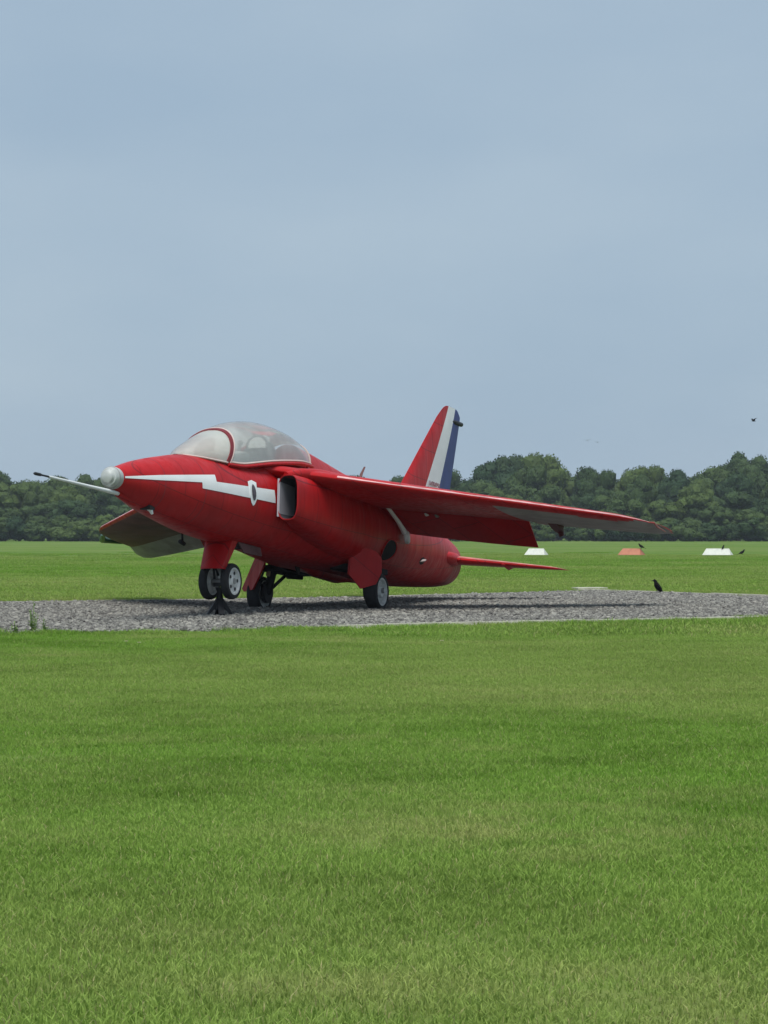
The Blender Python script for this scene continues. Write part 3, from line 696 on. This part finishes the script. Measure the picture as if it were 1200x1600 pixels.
fin = fin_piece(fin_le, lambda c: w_l(c), 'fin', M_red, jet)
fin_piece(lambda c: w_l(c) - .002, lambda c: w_r(c), 'white_stripe', M_white, fin)
rud = fin_piece(lambda c: w_r(c) - .004, fin_te, 'rudder', M_blue, fin)
g = G(); g.tube([(-4.08, .0, 2.612), (-4.16, .0, 2.612), (-4.42, 0, 2.618), (-4.45, 0, 2.618)], [.012, .03, .028, .012], 10); g.build('rudder_mass', M_black, rud)
# serial on the white stripe: two weathered rows of small stencilled characters, too worn to read
for row, c in enumerate((1.735, 1.66)):
    for i in range(5):
        a = w_l(c) - .07 - i * .072; y = .052
        for sgn in (1, -1):
            g = G(); g.box((a, sgn * .058, c), (.009, .003, .026)); g.box((a - .024, sgn * .058, c + (.018 if i % 2 else -.018)), (.018, .003, .008)); g.box((a - .04, sgn * .058, c), (.007, .003, .022 if i % 3 else .012))
            g.build('serial_character', M_letter, fin, smooth=False)

# undercarriage
def wheel(name, parent, b, a, c, r, wdt, side, hubm):
    h = wdt / 2
    g = G(); g.lathe([(-h * .75, r * .72), (-h, r * .78), (-h * 1.0, r * .88), (-h * .82, r * .96), (-h * .4, r), (h * .4, r), (h * .82, r * .96), (h, r * .88), (h, r * .78), (h * .75, r * .72)], (a, b, c), (0, 1, 0), 36)
    o = g.build('wheel', M_rubber, parent)
    for q in (-.5, -.17, .17, .5):
        pass
    g = G(); g.lathe([(-h * .72, .001), (-h * .72, r * .3), (-h * .60, r * .33), (-h * .55, r * .60), (-h * .9, r * .68), (-h * .9, r * .765), (h * .9, r * .765), (h * .9, r * .68), (h * .50, r * .60), (h * .55, r * .33), (h * .85, r * .27), (h * .85, .001)], (a, b, c), (0, 1, 0), 36)
    hb = g.build('hub', hubm, o, sharp=20)
    if name == 'nose':
        for k in range(5):
            t = k * 2 * math.pi / 5 + .5
            g = G(); g.lathe([(0, r * .1), (.004, r * .1), (.004, .001)], (a + math.cos(t) * r * .46, b + side * h * .60, c + math.sin(t) * r * .46), (0, side, 0), 14, True); g.build('hub_hole', M_black, hb)
    else:
        g = G(); g.lathe([(0, r * .54), (.004, r * .54), (.004, r * .34), (0, r * .34)], (a, b + side * h * .56, c), (0, side, 0), 24); g.build('brake_ring', M_steel, hb)
    return o
ng = G(); ng.tube([(2.36, 0, .56), (2.40, 0, .36), (2.38, 0, .14)], [.045, .04, .035], 12); ng.tube([(2.38, -.16, .113), (2.38, .16, .113)], .03, 10); ng.tube([(2.39, 0, .30), (2.13, 0, .52)], .02, 8)
nleg = ng.build('nose_leg', M_steel, jet)
for s in (1, -1): wheel('nose', nleg, s * .118, 2.375, .113, .176, .085, s, M_hub)
for s in (1, -1):
    g = G(); g.tube([(2.42, s * .05, .34), (2.42, s * .05, .22), (2.40, s * .05, .14)], .013, 8); g.build('fork', M_black, nleg)
g = G(); g.tube([(2.43, 0, .33), (2.50, .0, .25), (2.42, 0, .17)], .012, 6); g.build('torque_link', M_black, nleg)
g = G(); g.tube([(2.38, .045, .50), (2.43, .055, .38), (2.41, .06, .26), (2.38, .07, .16)], .006, 6); g.build('brake_hose', M_black, nleg)
# nose door: curved front plate with two swept-back cheeks
rr = []
for t in np.linspace(0, 1, 6):
    c = .52 - .30 * t; a0 = 2.44 + .17 * t; wd = .155 - .035 * t
    prof_ = [(a0 - .13 + .03 * t, -wd), (a0 - .02, -wd * .95), (a0 + .012, -wd * .6), (a0 + .02, 0), (a0 + .012, wd * .6), (a0 - .02, wd * .95), (a0 - .13 + .03 * t, wd)]
    rr.append([(x, y, c) for x, y in prof_] + [(x - .012, y * .93, c) for x, y in prof_[::-1]])
g = G(); g.loft(rr); g.build('nose_gear_door', M_red, jet)
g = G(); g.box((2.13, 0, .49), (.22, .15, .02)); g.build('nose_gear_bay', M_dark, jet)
for s in (1, -1):   # thin side doors of the bay
    g = G(); g.plate([(2.32, s * .16, .50), (1.82, s * .16, .49), (1.86, s * .20, .40), (2.28, s * .20, .40)], .012); g.build('bay_door', M_under, jet)
for s in (1, -1):
    lg = G(); lg.tube([(.06, s * .42, .56), (.03, s * .53, .38), (.0, s * .585, .17)], [.055, .05, .042], 12); lg.tube([(0, s * .56, .185), (0, s * .78, .19)], .03, 10)
    lg.tube([(-.25, s * .42, .45), (-.06, s * .56, .24)], .02, 8)
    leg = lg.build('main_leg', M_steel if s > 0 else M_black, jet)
    wheel('main', leg, s * .685, .0, .176 if s > 0 else .166, .196, .145, s, M_hub if s > 0 else M_hub)
    g = G(); g.tube([(.13, s * .485, .60), (.16, s * .515, .35)] if s < 0 else [(.02, s * .50, .60), (.05, s * .575, .36)], .024, 10); g.build('jury_strut', M_tan, leg)
    g = G(); g.tube([(.07, s * .60, .42), (.16, s * .61, .30), (.06, s * .62, .20)], .013, 6); g.build('torque_link', M_black, leg)
    g = G(); g.tube([(-.02, s * .47, .55), (-.10, s * .56, .40), (-.08, s * .60, .28), (-.03, s * .60, .2)], .007, 6); g.build('brake_hose', M_black, leg)
    g = G(); g.lathe([(-.02, .115), (.025, .12), (.03, .05)], (0, s * .60, .19), (0, -s, 0), 24, True, True); g.build('brake_unit', M_black, leg)
    dp = [(.354, .528, .576), (.30, .595, .612), (.231, .673, .62), (.175, .74, .59), (.133, .788, .523), (.131, .79, .368), (.171, .743, .243), (.281, .614, .189), (.314, .575, .25), (.365, .515, .332)]
    if s < 0: dp = [(.26, .60, .575), (.16, .73, .40), (.056, .86, .225), (.09, .82, .19), (.219, .66, .20), (.32, .54, .33), (.40, .44, .46), (.38, .46, .575)]
    g = G(); g.plate([(a, s * b, c) for a, b, c in dp], .02); g.build('main_gear_door', M_red, leg)
    if s > 0:
     g = G(); g.plate([(.36, s * .52, .57), (.37, s * .51, .335), (.33, s * .49, .36), (.30, s * .49, .56)], .012); g.build('door_flange', M_red, leg)
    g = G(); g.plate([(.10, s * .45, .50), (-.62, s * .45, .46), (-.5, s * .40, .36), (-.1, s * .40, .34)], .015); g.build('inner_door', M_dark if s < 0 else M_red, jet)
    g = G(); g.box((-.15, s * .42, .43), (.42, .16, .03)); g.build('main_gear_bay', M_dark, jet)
# belly bulge and aerials
g = G(); g.tube([(.45, 0, .42), (.1, 0, .405), (-.5, 0, .40), (-1.3, 0, .42)], [.02, .07, .085, .02], 14); g.build('belly_fairing', M_red, jet)
g = G(); g.plate([(.60, 0, .42), (.50, 0, .42), (.47, 0, .33), (.53, 0, .33)], .014); g.build('belly_aerial', M_black, jet)
g = G(); g.tube([(-.6, -1.95, .95), (-.62, -1.95, .82)], .014, 8); g.tube([(-.66, -1.95, .80), (-.56, -1.95, .82)], .025, 8); g.build('tie_down_ring', M_black, jet)

# ------------------------------------------------------------------ stand under the nose axle
st = empty('axle_stand', (-1.607, 22.53, .004), R(-20)); st.scale = (.95, .95, 1.0)
tag(st, 'squat black steel stand propping up the nose wheels', 'axle stand')
g = G(); g.tube([(0, 0, .10), (0, 0, .24), (0, 0, .28)], [.032, .03, .045], 12); g.build('post', M_black, st)
g = G(); g.box((0, 0, .305), (.05, .045, .02)); g.build('saddle', M_black, st)
g = G(); g.lathe([(0, .055), (.02, .055), (.05, .04), (.14, .034)], (0, 0, .06), (0, 0, 1), 16, True, True); g.build('collar', M_black, st)
for k in range(4):
    t = k * math.pi / 2 + .6
    g = G(); x, y = math.cos(t), math.sin(t)
    g.loft([[(x * .02 - y * .03, y * .02 + x * .03, .19), (x * .02 + y * .03, y * .02 - x * .03, .19), (x * .02 + y * .03, y * .02 - x * .03, .10), (x * .02 - y * .03, y * .02 + x * .03, .10)],
            [(x * .13 - y * .028, y * .13 + x * .028, .025), (x * .13 + y * .028, y * .13 - x * .028, .025), (x * .13 + y * .028, y * .13 - x * .028, 0), (x * .13 - y * .028, y * .13 + x * .028, 0)]])
    g.build('foot', M_black, st, smooth=False)

# ------------------------------------------------------------------ tree line
def leaf_mat(name, c0, c1):
    m = bpy.data.materials.new(name); m.use_nodes = True; t = m.node_tree; b = t.nodes['Principled BSDF']
    oi = t.nodes.new('ShaderNodeObjectInfo'); at = t.nodes.new('ShaderNodeAttribute'); at.attribute_name = 'tint'
    x = t.nodes.new('ShaderNodeMix'); x.data_type = 'RGBA'; x.inputs['A'].default_value = (*c0, 1); x.inputs['B'].default_value = (*c1, 1)
    t.links.new(oi.outputs['Random'], x.inputs['Factor'])
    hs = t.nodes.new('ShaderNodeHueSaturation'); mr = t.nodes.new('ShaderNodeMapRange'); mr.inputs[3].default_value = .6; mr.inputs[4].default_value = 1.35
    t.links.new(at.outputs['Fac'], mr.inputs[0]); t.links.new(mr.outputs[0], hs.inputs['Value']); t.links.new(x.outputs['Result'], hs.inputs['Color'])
    t.links.new(hs.outputs[0], b.inputs['Base Color']); b.inputs['Roughness'].default_value = .7; b.inputs['Specular IOR Level'].default_value = .15
    return m
M_leaf = leaf_mat('foliage', (.022, .050, .019), (.076, .116, .028))
M_bark = mat('bark', (.07, .055, .045), .9, var=.3, vscale=8)
def crown_mesh(seed, rx, rz, nl, nleaf, leaf, base=.0):
    """leafy crown of radius rx about the local origin, height 2*rz, made of many small leaf sprays on lobes"""
    r = np.random.default_rng(seed); lob = []
    for i in range(nl):
        u = r.normal(size=3); u /= np.linalg.norm(u); q = r.uniform(.45, .92)
        if u[2] < -.5: u[2] *= .5
        lob.append((np.array([u[0] * rx * q, u[1] * rx * q, u[2] * rz * q]), r.uniform(.26, .46) * rx, r.random()))
    lob.append((np.zeros(3), rx * .6, .2))
    tot = sum(l[1] ** 2 for l in lob); V = []; Fc = []; Ti = []
    for c, rad, tn in lob:
        n = int(nleaf * rad * rad / tot) + 8
        d = r.normal(size=(n, 3)); d /= np.linalg.norm(d, axis=1)[:, None]
        p = c + d * rad * (r.uniform(.82, 1.08, size=(n, 1))) * np.array([1, 1, .85])
        t1 = r.normal(size=(n, 3)); nrm = d + .7 * r.normal(size=(n, 3)); nrm /= np.linalg.norm(nrm, axis=1)[:, None]
        t1 -= nrm * np.sum(t1 * nrm, axis=1)[:, None]; t1 /= np.linalg.norm(t1, axis=1)[:, None]; t2 = np.cross(nrm, t1)
        s = leaf * r.uniform(.6, 1.25, size=(n, 1)); k = len(V)
        V += np.stack([p - t1 * s, p + t2 * s * .6 + nrm * s * .15, p + t1 * s, p - t2 * s * .6 + nrm * s * .15], 1).reshape(-1, 3).tolist()
        Fc += [(k + 4 * i, k + 4 * i + 1, k + 4 * i + 2, k + 4 * i + 3) for i in range(n)]
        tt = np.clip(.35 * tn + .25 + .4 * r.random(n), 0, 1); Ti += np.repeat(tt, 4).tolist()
    bm = bmesh.new(); bmesh.ops.create_icosphere(bm, subdivisions=2, radius=1); bm.verts.ensure_lookup_table()
    iv = np.array([v.co[:] for v in bm.verts]); it = [[v.index for v in f.verts] for f in bm.faces]; bm.free()
    for c, rad, tn in lob:      # solid hearts of the leaf clumps
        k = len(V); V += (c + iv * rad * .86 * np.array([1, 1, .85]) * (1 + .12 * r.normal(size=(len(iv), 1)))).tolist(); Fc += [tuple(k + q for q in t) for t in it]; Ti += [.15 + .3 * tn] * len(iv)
    me = bpy.data.meshes.new('crown'); me.from_pydata(V, [], Fc); me.materials.append(M_leaf)
    a = me.attributes.new('tint', 'FLOAT', 'POINT'); a.data.foreach_set('value', Ti); me.update(); return me
crowns = [crown_mesh(100 + k, 1.0, 1.0, 30, 9000, .042) for k in range(7)]
bushes = [crown_mesh(200 + k, 1.0, .8, 18, 3000, .06) for k in range(4)]
def trunk_mesh(seed):
    r = random.Random(seed); g = G(); g.tube([(0, 0, -.02), (0, 0, .15), (r.uniform(-.02, .02), r.uniform(-.02, .02), .38), (r.uniform(-.04, .04), r.uniform(-.04, .04), .62)], [.045, .032, .027, .016], 8)
    for k in range(5):
        t = r.uniform(0, 6.28); z = r.uniform(.3, .5); g.tube([(0, 0, z), (math.cos(t) * .10, math.sin(t) * .10, z + .1), (math.cos(t) * .22, math.sin(t) * .22, z + .25)], [.018, .012, .005], 6)
    return mesh('trunk', g.v, g.f)
trunks = [trunk_mesh(k) for k in range(4)]
for t_ in trunks: t_.materials.append(M_bark)
def place(u, v, Y): return ((u - 600) / 3600 * Y, Y, HCAM + (835 - v) / 3600 * Y)
PROF = [(-200, 728), (-60, 726), (0, 733), (25, 731), (45, 741), (80, 737), (120, 744), (160, 738), (220, 741), (300, 738), (400, 745), (480, 742), (540, 740), (600, 742), (650, 738), (700, 736), (745, 738), (765, 726), (800, 712), (840, 716), (870, 730),
        (900, 735), (935, 724), (975, 725), (1030, 727), (1070, 735), (1090, 726), (1110, 714), (1150, 711), (1200, 714), (1300, 712), (1420, 720)]
def top_v(u):
    for i in range(len(PROF) - 1):
        if PROF[i][0] <= u <= PROF[i + 1][0]:
            t = (u - PROF[i][0]) / (PROF[i + 1][0] - PROF[i][0]); return PROF[i][1] + t * (PROF[i + 1][1] - PROF[i][1])
    return 730
def where(u):
    if u < 0: return 'left of the frame edge'
    return None
# landmarks that the tree labels use, by pixel column
ZONES = [(-300, 0, 'at the far left end of the wood'), (0, 75, 'beyond the probe tip at the left edge'), (75, 170, 'beyond the white nose probe'), (170, 330, 'behind the jet nose'), (330, 540, 'behind the cockpit and intake'),
         (540, 640, 'just left of the tail fin'), (640, 740, 'behind the tail fin'), (740, 880, 'right of the tail fin beyond the near wing'), (880, 1000, 'beyond the near wing and orange marker'), (1000, 1100, 'beyond the near wing tip'), (1100, 1210, 'behind the right-hand white marker'), (1210, 1600, 'at the far right end of the wood')]
ROWN = ['tall', 'middle-height', 'low front', 'small understorey', 'half-hidden rear']
TREES = []
rt = random.Random(21)
for row, (Y0, du, k0, k1) in enumerate(((300, 40, 1.0, 1.0), (284, 58, .78, .90), (272, 58, .52, .76), (266, 44, .30, .46), (310, 44, .80, .92))):
    u = -190 + row * 17
    while u < 1400:
        uu = u + rt.uniform(-12, 12); Y = Y0 + rt.uniform(-4, 4); tv = top_v(uu); H = (HCAM + (835 - tv) / 3600 * Y) * rt.uniform(k0, k1) * (1.0 if row else rt.uniform(.92, 1.02))
        TREES.append((uu, Y, H, row)); u += du * rt.uniform(.8, 1.2)
cnt = {}
ADJ = ['round-topped', 'spreading', 'dense', 'loose-crowned', 'narrow', 'broad', 'leaning', 'full-crowned']
for i, (u, Y, H, row) in enumerate(TREES):
    x = (u - 600) / 3600 * Y
    zone = next(z[2] for z in ZONES if z[0] <= u < z[1]); key = (row, zone); cnt.setdefault(key, []).append((u, i))
ORD = ['first', 'second', 'third', 'fourth', 'fifth', 'sixth']
for key in cnt: cnt[key].sort()
for i, (u, Y, H, row) in enumerate(TREES):
    x = (u - 600) / 3600 * Y
    zone = next(z[2] for z in ZONES if z[0] <= u < z[1]); lst = cnt[(row, zone)]; k = [q[1] for q in lst].index(i)
    o = empty('broadleaf_tree', (x, Y, 0), rt.uniform(0, 6.28))
    od = '' if len(lst) == 1 else ORD[k] + ' '
    tag(o, '%s%s tree from the left %s' % (od, ROWN[row], zone) if od else '%s broadleaf tree %s' % (ROWN[row], zone), 'tree', 'broadleaf trees of the wood')
    rx = (H * rt.uniform(.22, .34) if row < 2 else H * rt.uniform(.32, .42)) + .6; rz = H * rt.uniform(.40, .46)
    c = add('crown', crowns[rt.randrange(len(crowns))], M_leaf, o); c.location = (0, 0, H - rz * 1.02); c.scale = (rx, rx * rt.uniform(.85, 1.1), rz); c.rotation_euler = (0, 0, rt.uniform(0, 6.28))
    t = add('trunk', trunks[rt.randrange(4)], M_bark, o); t.scale = (H, H, H)
# hedge of shrubs along the foot of the wood
u = -180; HB = []
while u < 1390:
    HB.append((u, 262 + rt.uniform(-3, 3), rt.uniform(1.6, 2.9))); u += rt.uniform(22, 34)
cb = {}
for i, (u, Y, H) in enumerate(HB): cb.setdefault(next(z[2] for z in ZONES if z[0] <= u < z[1]), []).append(i)
ORD += ['seventh', 'eighth', 'ninth', 'tenth', 'eleventh', 'twelfth', 'thirteenth', 'fourteenth']
for i, (u, Y, H) in enumerate(HB):
    zone = next(z[2] for z in ZONES if z[0] <= u < z[1]); k = cb[zone].index(i)
    o = empty('hedge_shrub', ((u - 600) / 3600 * Y, Y, 0), rt.uniform(0, 6.28))
    tag(o, '%s low shrub from the left %s' % (ORD[k], zone), 'shrub', 'shrubs along the foot of the wood')
    c = add('crown', bushes[rt.randrange(4)], M_leaf, o); c.location = (0, 0, H * .42); c.scale = (H * rt.uniform(.7, 1.0), H * .8, H * .72)
    t = add('trunk', trunks[rt.randrange(4)], M_bark, o); t.scale = (H * .8, H * .8, H * .8)

# ------------------------------------------------------------------ airfield markers
M_mw = mat('marker_white', (.56, .58, .52), .6, var=.12, vscale=6, dirt=(.35, .36, .25), damt=.5, dscale=5)
M_mo = mat('marker_orange', (.42, .16, .09), .6, var=.15, vscale=6, dirt=(.35, .15, .08), damt=.5, dscale=5)
def marker(x, y, rz, m, L, label):
    o = empty('runway_marker', (x, y, 0), rz); tag(o, label, 'marker', 'ridge-shaped airfield markers')
    h, w_ = .25, .25
    for s in (-1, 1):
        g = G(); g.plate([(-L / 2, s * w_, .02), (L / 2, s * w_, .02), (L / 2 - .10, s * .012, h), (-L / 2 + .10, s * .012, h)], .016); g.build('side_panel', m, o, smooth=False)
        g = G(); g.plate([(s * L / 2, -w_ + .02, .02), (s * L / 2, w_ - .02, .02), (s * (L / 2 - .10), 0, h)], .012); g.build('end_panel', m, o, smooth=False)
    g = G(); g.tube([(-L / 2 + .10, 0, h), (L / 2 - .10, 0, h)], .018, 8); g.build('ridge_cap', m, o)
    return o
marker(5.77, 87.3, R(-22), M_mw, .80, 'white ridge-shaped marker on the grass below the drooped flap')
marker(9.38, 87.3, R(-30), M_mo, .92, 'orange ridge-shaped marker on the grass beyond the near wing')
marker(12.6, 87.0, R(-20), M_mw, 1.08, 'white ridge-shaped marker on the grass at the right edge')
# low concrete slab by the pad corner
slab = tag(G().box((2.93, 32.85, .015), (.22, .16, .03), Matrix.Rotation(R(12), 3, 'Z')).build('concrete_slab', M_kerb, None, smooth=False), 'small pale concrete cover at the far corner of the gravel', 'slab')

# ------------------------------------------------------------------ birds
M_crow = mat('crow_black', (.006, .006, .007), .8, spec=.15)
def crow(loc, rz, sc, label, tilt=0.0):
    o = empty('crow', loc, rz); o.scale = (sc, sc, sc); tag(o, label, 'bird', 'crows on the airfield grass')
    ct, st_ = math.cos(tilt), math.sin(tilt)
    def q(*P): return [(x * ct - (z - .1) * st_, y, .1 + x * st_ + (z - .1) * ct) for x, y, z in P]
    g = G(); g.tube(q((-.15, 0, .06), (-.11, 0, .075), (-.06, 0, .10), (0, 0, .125), (.045, 0, .155), (.07, 0, .185)) + [Vector(q((.07, 0, .185))[0]) + Vector(d) for d in ((.012, 0, .028), (.032, 0, .042), (.052, 0, .038))], [.008, .024, .045, .056, .050, .036, .029, .030, .014], 14)
    g.build('body', M_crow, o)
    hb = Vector(q((.07, 0, .185))[0])
    g = G(); g.tube([hb + Vector((.046, 0, .040)), hb + Vector((.075, 0, .036)), hb + Vector((.098, 0, .027))], [.013, .009, .002], 8, .8); g.build('beak', M_crow, o)
    g = G(); g.loft([q((-.12, -.02, .072), (-.12, .02, .072), (-.12, .02, .062), (-.12, -.02, .062)), q((-.225, -.032, .03), (-.225, .032, .03), (-.225, .032, .024), (-.225, -.032, .024))]); g.build('tail', M_crow, o)
    for s in (1, -1):
        g = G(); g.tube(q((.05, s * .045, .15), (-.02, s * .055, .12), (-.10, s * .035, .075), (-.18, s * .018, .045)), [.012, .034, .022, .004], 8, .5); g.build('wing', M_crow, o)
        g = G(); g.tube([(.005, s * .022, .09), (.0, s * .024, .045), (.012, s * .026, .004)], [.012, .005, .004], 6); g.tube([(-.015, s * .026, .003), (.03, s * .026, .003)], .004, 6); g.build('leg', M_crow, o)
    return o
crow((3.70, 31.2, .004), R(200), .70, 'black crow standing upright at the far gravel edge on the right', R(22))
crow((9.72, 87.1, .245), R(195), .85, 'dark bird perched on the right end of the orange marker')
crow((12.80, 86.93, .245), R(20), .6, 'dark bird perched on the right-hand white marker', R(30))
crow((13.75, 88.5, .0), R(10), .9, 'dark bird on the grass beside the right-hand white marker')
def flyer(loc, rz, sc, m, label, group, dih):
    o = empty('flying_bird', loc, rz); o.scale = (sc, sc, sc); tag(o, label, 'bird', group)
    g = G(); g.tube([(-.24, 0, 0), (-.16, 0, .0), (0, 0, 0), (.12, 0, .01), (.19, 0, .015), (.24, 0, .01)], [.01, .03, .055, .045, .03, .004], 10); g.build('body', m, o)
    for s in (1, -1):
        g = G(); g.loft([[(.10, s * .03, .02), (-.08, s * .03, .02), (-.08, s * .03, .01), (.10, s * .03, .01)], [(.13, s * .22, .02 + .16 * dih), (-.06, s * .22, .02 + .16 * dih), (-.06, s * .22, .012 + .16 * dih), (.13, s * .22, .012 + .16 * dih)],
                 [(-.05, s * .46, .02 + .24 * dih), (-.10, s * .46, .02 + .24 * dih), (-.10, s * .46, .014 + .24 * dih), (-.05, s * .46, .014 + .24 * dih)]]); g.build('wing', m, o)
    return o
M_gull = mat('gull_grey', (.22, .24, .26), .7)
flyer((20.87, 130, 7.2), R(200), .62, M_crow, 'dark bird flying in the sky at the right', 'birds in the sky', 1.0)
flyer((21.9, 248, 10.95), R(80), 1.0, M_gull, 'left of the two pale grey birds flying above the wood', 'birds in the sky', .15)
flyer((23.3, 251, 10.85), R(100), .9, M_gull, 'right of the two pale grey birds flying above the wood', 'birds in the sky', .1)

# ------------------------------------------------------------------ weeds at the gravel edge
M_weed = mat('weed_green', (.20, .30, .085), .7, var=.3, vscale=20)
def weed(loc, hgt, ns, seed, label):
    r = random.Random(seed); o = empty('weed_plant', loc); tag(o, label, 'plant', 'weeds in the gravel')
    sg = G(); lf = G()
    for k in range(ns):
        t = r.uniform(0, 6.28); h = hgt * (1 if k == 0 else r.uniform(.35, .75)); lean = r.uniform(.03, .28) * h * (0.3 if k == 0 else 1)
        p = [Vector((math.cos(t) * (.015 + lean * q), math.sin(t) * (.015 + lean * q), h * (q - .12 * q * q) / .88)) for q in np.linspace(0, 1, 6)]
        sg.tube(p, [.0035, .003, .003, .0025, .002, .0012], 5)
        for j in range(int(9 * h / .2) + 5):
            q = r.uniform(.08, 1); i = min(4, int(q * 5)); b = p[i].lerp(p[i + 1], q * 5 - i); a = r.uniform(0, 6.28); L = r.uniform(.018, .045) * (1.25 - q * .7)
            d = Vector((math.cos(a), math.sin(a), r.uniform(-.1, .7))).normalized(); s = d.cross(Vector((0, 0, 1))).normalized() * L * .24
            lf.put([b, b + d * L * .5 + s + Vector((0, 0, .004)), b + d * L, b + d * L * .5 - s + Vector((0, 0, .004))], [(0, 1, 2, 3)])
    sg.build('stems', M_weed, o); lf.build('leaves', M_weed, o, smooth=False)
weed((-2.86, 18.78, 0), .30, 10, 3, 'tall spindly green weed at the near gravel edge on the left')
weed((-2.74, 18.66, 0), .12, 8, 5, 'small bushy weed right of the tall spindly weed')
weed((-3.0, 18.7, 0), .10, 8, 6, 'small bushy weed left of the tall spindly weed')
weed((-.85, 19.2, 0), .05, 8, 8, 'tiny weed at the near gravel edge below the nose stand')

M_petal = mat('petal_white', (.6, .6, .45), .6)
def daisy(loc, sc, label):
    o = empty('daisy_flower', loc); o.scale = (sc, sc, sc); tag(o, label, 'flower', 'daisies in the lawn')
    g = G(); g.tube([(0, 0, 0), (.005, 0, .03), (.004, 0, .06)], .003, 6); g.build('stem', M_weed, o)
    g = G()
    for k in range(11):
        t = k * 2 * math.pi / 11; x, y = math.cos(t), math.sin(t)
        g.put([(.004 + x * .006 - y * .004, y * .006 + x * .004, .06), (.004 + x * .024 - y * .006, y * .024 + x * .006, .064), (.004 + x * .030, y * .030, .064), (.004 + x * .024 + y * .006, y * .024 - x * .006, .064), (.004 + x * .006 + y * .004, y * .006 - x * .004, .06)], [(0, 1, 2, 3, 4)])
    g.build('petals', M_petal, o, smooth=False)
    g = G(); g.lathe([(0, .009), (.005, .008), (.008, .001)], (.004, 0, .060), (0, 0, 1), 10); g.build('flower_heart', M_tan, o)
for (u_, v_, lb) in ((197, 1004, 'left of the two pale daisies below the gravel edge'), (217, 1006, 'right of the two pale daisies below the gravel edge'), (690, 1003, 'single pale daisy in the lawn below the main wheel')):
    Yd = 3600 * HCAM / (v_ - 835 + 6); daisy(((u_ - 600) / 3600 * Yd, Yd, 0), .62, lb)

# ------------------------------------------------------------------ the air
hz = bpy.data.materials.new('haze_air'); hz.use_nodes = True; t = hz.node_tree; t.nodes.clear()
ho = t.nodes.new('ShaderNodeOutputMaterial'); pv = t.nodes.new('ShaderNodeVolumePrincipled')
pv.inputs['Color'].default_value = (.80, .88, 1.0, 1); pv.inputs['Density'].default_value = .00028; pv.inputs['Anisotropy'].default_value = .1
t.links.new(pv.outputs[0], ho.inputs['Volume'])
HAZE = True
if HAZE:
    tag(G().box((0, 2850, 9), (3100, 3250, 10.5)).build('haze', hz, None, smooth=False), 'thin bluish haze in front of the wood', 'haze', kind='stuff')
